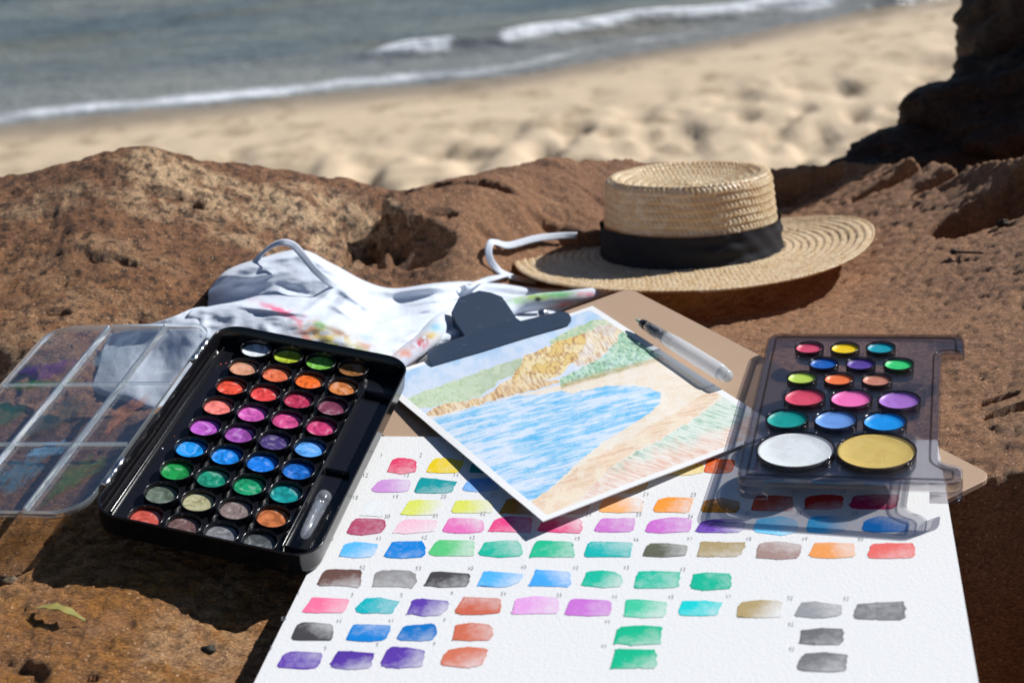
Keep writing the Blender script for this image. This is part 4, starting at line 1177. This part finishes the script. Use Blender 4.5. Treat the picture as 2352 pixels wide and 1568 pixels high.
def stain_at(px, py, seed=0):
    px = np.asarray(px, float); py = np.asarray(py, float)
    colr = np.ones(px.shape + (3,)) * .8; amt = np.zeros(px.shape)
    n1 = (fbm(px / 14, py / 9, 4, 200 + seed) + 1) / 2
    def put(mask, c, k=1.0):
        nonlocal colr, amt
        mk = np.clip(mask * k, 0, 1); c = np.array(lin(c))
        a2 = amt + mk * (1 - amt)
        w = np.where(a2 > 1e-4, mk / np.maximum(a2, 1e-4), 0)
        colr = colr * (1 - w[..., None]) + c * w[..., None]; amt = a2
    def blobm(x, y, a, b, rot=0.0):
        c, s = math.cos(rot), math.sin(rot); u = ((px - x) * c + (py - y) * s) / a; w = (-(px - x) * s + (py - y) * c) / b
        return np.exp(-(u * u + w * w))
    put(blobm(640, 712, 46, 7, .34) * sstep(.25, .5, n1), (228, 72, 120), .95)
    put(blobm(700, 742, 60, 12, .45) * sstep(.38, .6, n1), (236, 130, 165), .8)
    put(blobm(708, 775, 24, 36, 0) * sstep(.42, .62, n1), (232, 110, 140), .8)
    put(blobm(760, 778, 58, 22, .30) * sstep(.25, .55, n1), (232, 204, 90), .85)
    put(blobm(735, 748, 16, 10, .4) * sstep(.3, .5, n1), (110, 180, 90), .95)
    put(blobm(800, 800, 56, 12, .30) * sstep(.4, .58, n1), (150, 176, 80), .9)
    put(blobm(840, 795, 20, 8, .3) * sstep(.3, .5, n1), (190, 120, 70), .7)
    put(blobm(780, 765, 26, 6, .35) * sstep(.3, .5, n1), (170, 120, 100), .85)
    put(blobm(838, 775, 14, 8, .3), (150, 180, 214), .6)
    put(blobm(870, 818, 20, 6, .3) * sstep(.4, .5, n1), (110, 170, 90), .9)
    return colr, np.clip(amt, 0, 1)
Gp = np.array(G, float)
Gp[..., 2] -= .045 * sstep(980, 1180, Gp[..., 0]) * sstep(760, 690, Gp[..., 1])                                     # rows x cols x (px,py,z)
def refine(Gp, nr, nc):
    rows = np.array([catmull(Gp[:, j], nr) for j in range(Gp.shape[1])])       # cols x nr x 3
    return np.array([catmull(rows[:, i], nc) for i in range(nr)])
g2 = refine(Gp, 110, 170)
g2[..., 2] += 0.0017 * fbm(g2[..., 0] / 80, g2[..., 1] / 26, 3, 130) + .0012 * np.abs(fbm(g2[..., 0] / 55 + g2[..., 1] / 60, g2[..., 1] / 40, 2, 133)) + .0016 * np.sin(g2[..., 0] / 13 + g2[..., 1] / 17 + 3 * fbm(g2[..., 0] / 60, g2[..., 1] / 60, 2, 131)) * np.exp(-((g2[..., 0] - 800) / 90) ** 2 - ((g2[..., 1] - 690) / 30) ** 2)
for (xa, ya, xb, yb, am_, wd_) in ((775, 662, 700, 716, .0040, 7), (780, 664, 850, 712, .0045, 8), (560, 640, 640, 625, .0030, 7), (640, 655, 745, 690, -.0030, 8), (880, 742, 1010, 700, .0050, 8), (870, 760, 960, 752, .0040, 7), (560, 705, 700, 722, .0040, 6),
                                   (930, 700, 1090, 678, .0035, 6), (700, 735, 860, 770, .0025, 9), (820, 730, 905, 705, -.0030, 8), (540, 730, 520, 790, .0030, 9), (470, 720, 455, 790, .0040, 9), (900, 790, 985, 752, .0040, 8), (760, 700, 830, 742, .0030, 6), (600, 735, 640, 800, .0022, 9)):
    ab = np.array([xb - xa, yb - ya], float); t_ = np.clip(((g2[..., 0] - xa) * ab[0] + (g2[..., 1] - ya) * ab[1]) / (ab @ ab), 0, 1)
    dd_ = np.hypot(g2[..., 0] - xa - t_ * ab[0], (g2[..., 1] - ya - t_ * ab[1]) * 1.5)
    g2[..., 2] += .6 * am_ * np.exp(-(dd_ / (1.35 * wd_)) ** 2) * np.sin(math.pi * (.12 + .76 * t_))
Xf = np.array([[U(*q) for q in r] for r in g2])
sc_, sa_ = stain_at(g2[..., 0], g2[..., 1])
body = mesh_obj("fabric_body", Xf.reshape(-1, 3), [q[::-1] for q in grid_faces(110, 170)], M_FABRIC, top_e, True, {"stain": sc_.reshape(-1, 3), "stain_amount": sa_.ravel()})
sol = body.modifiers.new("thickness", 'SOLIDIFY'); sol.thickness = .0012; sol.offset = -1
# corner spread under the lid
G2 = [
 [(250,768,.044),(330,748,.048),(395,728,.052),(450,706,.050),(500,706,.046)],
 [(236,800,.034),(310,790,.034),(380,775,.040),(445,745,.047),(500,735,.044)],
 [(222,850,.024),(300,850,.026),(375,840,.024),(440,800,.036),(500,790,.032)],
 [(205,895,.014),(290,912,.018),(360,925,.018),(420,880,.022),(490,850,.020)],
 [(200,905,.004),(290,930,.004),(380,962,.004),(425,930,.006),(490,890,.006)],
]
g3 = refine(np.array(G2, float), 70, 80)
g3[..., 2] += .0010 * fbm(g3[..., 0] / 40, g3[..., 1] / 40, 3, 140)
Xg = np.array([[U(*q) for q in r] for r in g3])
zs = np.zeros(70 * 80)
corner = mesh_obj("fabric_corner", Xg.reshape(-1, 3), [q[::-1] for q in grid_faces(70, 80)], M_FABRIC, top_e, True, {"stain": np.ones((5600, 3)) * .8, "stain_amount": zs})
corner.modifiers.new("thickness", 'SOLIDIFY').thickness = .001
def roll(pathpx, rads, stains):
    pth = catmull([U(*q) for q in pathpx], 60)
    rr = np.interp(np.linspace(0, 1, 60), np.linspace(0, 1, len(rads)), rads) * (1 + .06 * fbm(np.linspace(0, 8, 60), np.zeros(60), 3, 150))
    v, f = tube(pth, rr, 26, .85)
    v = np.array(v); px, py = proj_np(v[:, 0], v[:, 1], v[:, 2])
    c = np.ones((len(v), 3)) * .8; am = np.zeros(len(v)); n1 = (fbm(px / 12, py / 8, 4, 151) + 1) / 2
    for (x, y, a, b, colr, k) in stains:
        mk = np.clip(np.exp(-((px - x) / a) ** 2 - ((py - y) / b) ** 2) * k * sstep(.2, .5, n1), 0, 1)
        a2 = am + mk * (1 - am); w = np.where(a2 > 1e-4, mk / np.maximum(a2, 1e-4), 0)[:, None]
        c = c * (1 - w) + np.array(lin(colr)) * w; am = a2
    return mesh_obj("rolled_hem", v, f, M_FABRIC, top_e, True, {"stain": c, "stain_amount": am})
roll([(1052,712,-.006),(1030,728,.002),(1008,748,.009),(985,776,.010),(950,804,.010),(905,834,.009),(865,858,.006)], [.0045, .0075, .0100, .0105, .0098, .0095, .008],
     [(1000,752,16,10,(140,190,215),1.0),(990,772,16,10,(210,180,80),1.0),(965,790,18,12,(196,80,96),1.1),(975,778,12,8,(150,90,60),.9),(930,812,22,12,(226,150,120),.9)])
roll([(1140,722,-.008),(1180,704,-.012),(1240,693,-.012),(1310,684,-.012),(1370,672,-.014),(1412,662,-.018)], [.0080, .0092, .0095, .0085, .0060, .0030],
     [(1235,682,60,8,(176,206,110),1.1),(1290,676,50,7,(120,190,130),1.1),(1345,676,26,6,(236,140,160),1.0),(1300,702,14,8,(236,110,110),1.0),(1236,688,6,4,(40,44,60),3.0),(1190,692,20,7,(160,206,150),.9)])
def strap(pathpx, w, n=70, twist=(0, 0)):
    pth = catmull([U(*q) for q in pathpx], n); t = np.gradient(pth, axis=0); t /= np.linalg.norm(t, axis=1)[:, None]
    view = CAM - pth; view /= np.linalg.norm(view, axis=1)[:, None]
    vv = []
    for i in range(n):
        s = np.cross(t[i], [0, -.55, .83]); s /= np.linalg.norm(s) + 1e-9
        a = twist[0] + (twist[1] - twist[0]) * i / n
        nn = np.cross(s, t[i]); s2 = s * math.cos(a) + nn * math.sin(a); n2 = np.cross(s2, t[i])
        for o, h in ((-1, 0), (-.5, .25), (0, .3), (.5, .25), (1, 0)): vv.append(pth[i] + s2 * o * w / 2 + n2 * h * .0004)
    o = mesh_obj("shoulder_strap", np.array(vv), grid_faces(n, 5), M_FABRIC, top_e, True, {"stain": np.ones((5 * n, 3)) * .8, "stain_amount": np.zeros(5 * n)})
    o.modifiers.new("thickness", 'SOLIDIFY').thickness = .0009
    return o
strap([(578,612,.055),(598,586,.066),(622,565,.078),(648,556,.084),(672,562,.082),(695,585,.075),(722,618,.066),(752,645,.055),(782,662,.044)], .0070, 80, (.2, -.3))
strap([US(1325,541,.016), US(1285,542,.014), US(1230,548,.012), US(1170,563,.011), US(1142,557,.016), US(1128,557,.018), US(1122,576,.014), US(1128,600,.009), US(1148,622,.007), US(1180,636,.005), US(1230,648,.004)], .0075, 90, (.9, -.4))
strap([US(1172,628,.010), US(1140,636,.012), US(1105,646,.014), (1080,656,.004), (1060,664,.004)], .0075, 40, (-.2, 0))
a_, b_ = U(1076, 657, .003), U(1100, 647, -.002)
v, f = tube(np.linspace(a_, b_, 6), .0042, 10, .35)
mesh_obj("strap_adjuster", v, f, simple("white_plastic", (.8, .8, .8), .4), top_e)

# ------------------------------------------------------------------ straw hat
hc = U(1588, 582, -.046)
tilt = math.radians(11.0)
hn = np.array([.022, math.sin(tilt), math.cos(tilt)]); hn /= np.linalg.norm(hn)
hx = np.array([1., 0, 0]); hx -= hn * (hx @ hn); hx /= np.linalg.norm(hx); hy = np.cross(hn, hx)
hm = np.eye(4); hm[:3, 0] = hx; hm[:3, 1] = hy; hm[:3, 2] = hn; hm[:3, 3] = hc
hm[:3, :3] *= 1.035
hat = empty("straw_hat", tuple(hc), Matrix(hm.tolist()))
tag(hat, "natural braided straw boater hat with a wide brim and navy-black band", "hat")
def revolve(prof, nseg, pitch, amp_r, amp_b, thick, s0=0.0):
    """profile of (r,z) swept round, with braid courses every `pitch` of arc length and plaited stitches"""
    prof = np.array(prof); seg = np.linalg.norm(np.diff(prof, axis=0), axis=1); s = np.concatenate([[0], np.cumsum(seg)])
    n = int(s[-1] / pitch * 7); ss = np.linspace(0, s[-1], n)
    r = np.interp(ss, s, prof[:, 0]); z = np.interp(ss, s, prof[:, 1])
    ker = np.ones(5) / 5
    if n > 12:
        r[3:-3] = np.convolve(r, ker, 'same')[3:-3]; z[3:-3] = np.convolve(z, ker, 'same')[3:-3]
    tr = np.gradient(r); tz = np.gradient(z); l = np.hypot(tr, tz); nr_, nz_ = -tz / l, tr / l
    th = np.linspace(0, 2 * math.pi, nseg, endpoint=False)
    TH, SS = np.meshgrid(th, ss); Rr = np.repeat(r[:, None], nseg, 1); Zz = np.repeat(z[:, None], nseg, 1)
    ph = (SS + s0) / pitch + TH / (2 * math.pi)                      # one spiral strip
    fr = ph - np.floor(ph)
    course = np.floor(ph)
    h = amp_r * (1.0 - .75 * fr) * sstep(0, .10, fr)
    rc = np.interp(np.clip((course + .5) * pitch - s0, 0, s[-1]), s, prof[:, 0]); rc = np.maximum(rc, .006)
    k = np.round(2 * math.pi * rc / .0052)
    sti = np.floor(TH / (2 * math.pi) * k + 1.1 * np.abs(fr - .5) + course * .5)
    tone = np.mod(np.sin(sti * 12.9898 + course * 78.233 + (fr > .5) * 37.7) * 43758.5453, 1)
    st = np.abs(np.mod(TH / (2 * math.pi) * k + 1.1 * np.abs(fr - .5) + course * .5, 1) - .5) * 2
    h = h + amp_b * (1 - st ** 2.0) * (fr > .06)
    rn = 1 + .25 * fbm(TH * 40, SS * 300, 2, 160); h = h * rn
    R2 = Rr + nr_[:, None] * h; Z2 = Zz + nz_[:, None] * h
    R2 = np.maximum(R2, 1e-4)
    v = np.stack([R2 * np.cos(TH), R2 * np.sin(TH), Z2], -1)
    seam = sstep(.10, .02, fr) + sstep(.93, .99, fr) + .35 * sstep(.85, 1.0, st)
    return v, np.clip(seam, 0, 1), tone
def hat_mesh(name, prof, nseg, flip=False, warp=None, **kw):
    v, seam, tone = revolve(prof, nseg, **kw)
    if warp is not None: v = warp(v)
    n = v.shape[0]
    f = grid_faces(n, nseg, True)
    if flip: f = [q[::-1] for q in f]
    o = mesh_obj(name, v.reshape(-1, 3), f, M_STRAW, hat, True, {"seam": seam.ravel(), "tone": tone.ravel()}, False)
    if name == "brim":
        sd = o.modifiers.new("thickness", 'SOLIDIFY'); sd.thickness = .0016; sd.offset = -1
    return o
def brim_warp(v):
    r = np.hypot(v[..., 0], v[..., 1]); a = np.arctan2(v[..., 1], v[..., 0]); t = np.clip((r - .09) / .085, 0, 1)
    v[..., 2] += t ** 1.6 * (.0065 * np.cos(2 * a + .35) + .003 * np.sin(3 * a + 1.0) + .004 * np.sin(a + 2.6))
    return v
hat_mesh("brim", [(.0880, .0012), (.115, .0000), (.150, .0008), (.1860, .0035)], 800, False, brim_warp, pitch=.0080, amp_r=.0026, amp_b=.0008, thick=.0016)
hat_mesh("crown", [(.0886, .0005), (.0875, .032), (.0855, .058), (.0838, .0780), (.0818, .0825), (.0776, .0830), (.065, .0775), (.042, .0720), (.018, .0702), (.0015, .0700)], 700, True, None, pitch=.0080, amp_r=-.0016, amp_b=-.0009, thick=.0016)
M_BAND = simple("black_ribbon", (.011, .011, .016), .75, spec=.3, bump_scale=420, bump_s=.25, bump_d=.0008)
nb = 160; vv = []
hb = np.linspace(0, 1, 14)
for h_ in hb:
    for a in np.linspace(0, 2 * math.pi, nb, endpoint=False):
        fold = .0011 * math.sin(h_ * 14 + .7 * math.sin(a * 3)) * (.5 + .5 * math.sin(a * 5 + h_ * 4)) + .0005 * math.sin(a * 23 + 9 * h_)
        r_ = .0945 - .0016 * h_ + fold + (.0016 if h_ < .04 else 0)
        vv.append((r_ * math.cos(a), r_ * math.sin(a), .0022 + .0345 * h_ + .0012 * math.sin(a * 2 + 1)))
mesh_obj("hat_band", vv, grid_faces(14, nb, True), M_BAND, hat, True, None, False)

# ------------------------------------------------------------------ small things on the rock
m, nt, p, out = mat_new("dry_leaf")
nt.links.new(mixc(nt, noise(nt, geopos(nt), 160, 4), lin(120, 128, 60), lin(170, 150, 90)), p.inputs["Base Color"]); p.inputs["Roughness"].default_value = .6
def leaf(pa_, pb_, w, mt, name, label):
    a = np.array(pa_); b = np.array(pb_); n = 24; vv = []
    d = (b - a); s = np.cross(d, [0, 0, 1.]); s /= np.linalg.norm(s)
    for i in range(n):
        t = i / (n - 1); c_ = a + d * t; wd = w * math.sin(math.pi * t ** .8) ** .8 * (1 + .2 * math.sin(t * 21))
        base = c_ + np.array([0, 0, .003 * math.sin(math.pi * t) + .0015])
        vv += [base + s * wd * .5 + np.array([0, 0, .004 * math.sin(math.pi * t)]), base, base - s * wd * .5 + np.array([0, 0, .003 * math.sin(3 * t)])]
    o = mesh_obj(name, np.array(vv), grid_faces(n, 3), mt); o.modifiers.new("thickness", 'SOLIDIFY').thickness = .0005
    return tag(o, label, "leaf")
a_ = U(88, 1412, .006); b_ = U(202, 1432, .006); a_[2] = rz(a_[0], a_[1]) + .001; b_[2] = rz(b_[0], b_[1]) + .001
leaf(a_, b_, .0075, m, "dry_leaf", "curled green and tan dry leaf on the sunlit rock at lower left")
M_TWIG = simple("dark_twig", (.02, .012, .008), .7)
a_ = U(2190, 500, .018); b_ = U(2262, 524, .016)
a_[2] = rz(a_[0], a_[1]) + .006; b_[2] = rz(b_[0], b_[1]) + .0025
v, f = tube(np.linspace(a_, b_, 14), np.concatenate([[.0030, .0032], np.linspace(.0014, .0010, 12)]), 8)
tag(mesh_obj("twig", v, f, M_TWIG), "thin dark knobbed twig lying on the slab right of the hat", "twig")
def chip(px, py, r, col, label, cat, name, seed):
    c0 = U(px, py, .02)
    for _ in range(6):
        c0 = U(px, py, rz(c0[0], c0[1]) + r[2] * .6)
    v0, f0 = ico(3); n = .5 * fbm(v0[:, 0] * 2 + 3, v0[:, 1] * 2 + v0[:, 2] * 2, 3, seed)
    o = mesh_obj(name, c0 + v0 * np.array(r) * (1 + n)[:, None], f0, simple(name + "_surface", col, .8, bump_scale=300, bump_s=.4, bump_d=.001, var=((col[0] * .4, col[1] * .4, col[2] * .4), 300)))
    return tag(o, label, cat)
chip(2302, 512, (.0070, .004, .0045), (.05, .028, .016), "small dark brown stone chip on the slab near the right edge", "stone", "stone_chip", 400)
chip(2160, 527, (.0125, .0035, .0025), (.22, .19, .16), "flat grey seed pod beside the twig on the slab", "seed pod", "seed_pod", 404)
chip(18, 1333, (.006, .004, .003), (.20, .14, .08), "small tan pebble at the left edge of the near rock", "pebble", "pebble", 405)
chip(478, 1490, (.005, .0035, .003), (.05, .045, .03), "tiny dark pebble on the near rock left of the sheet", "pebble", "pebble", 407)
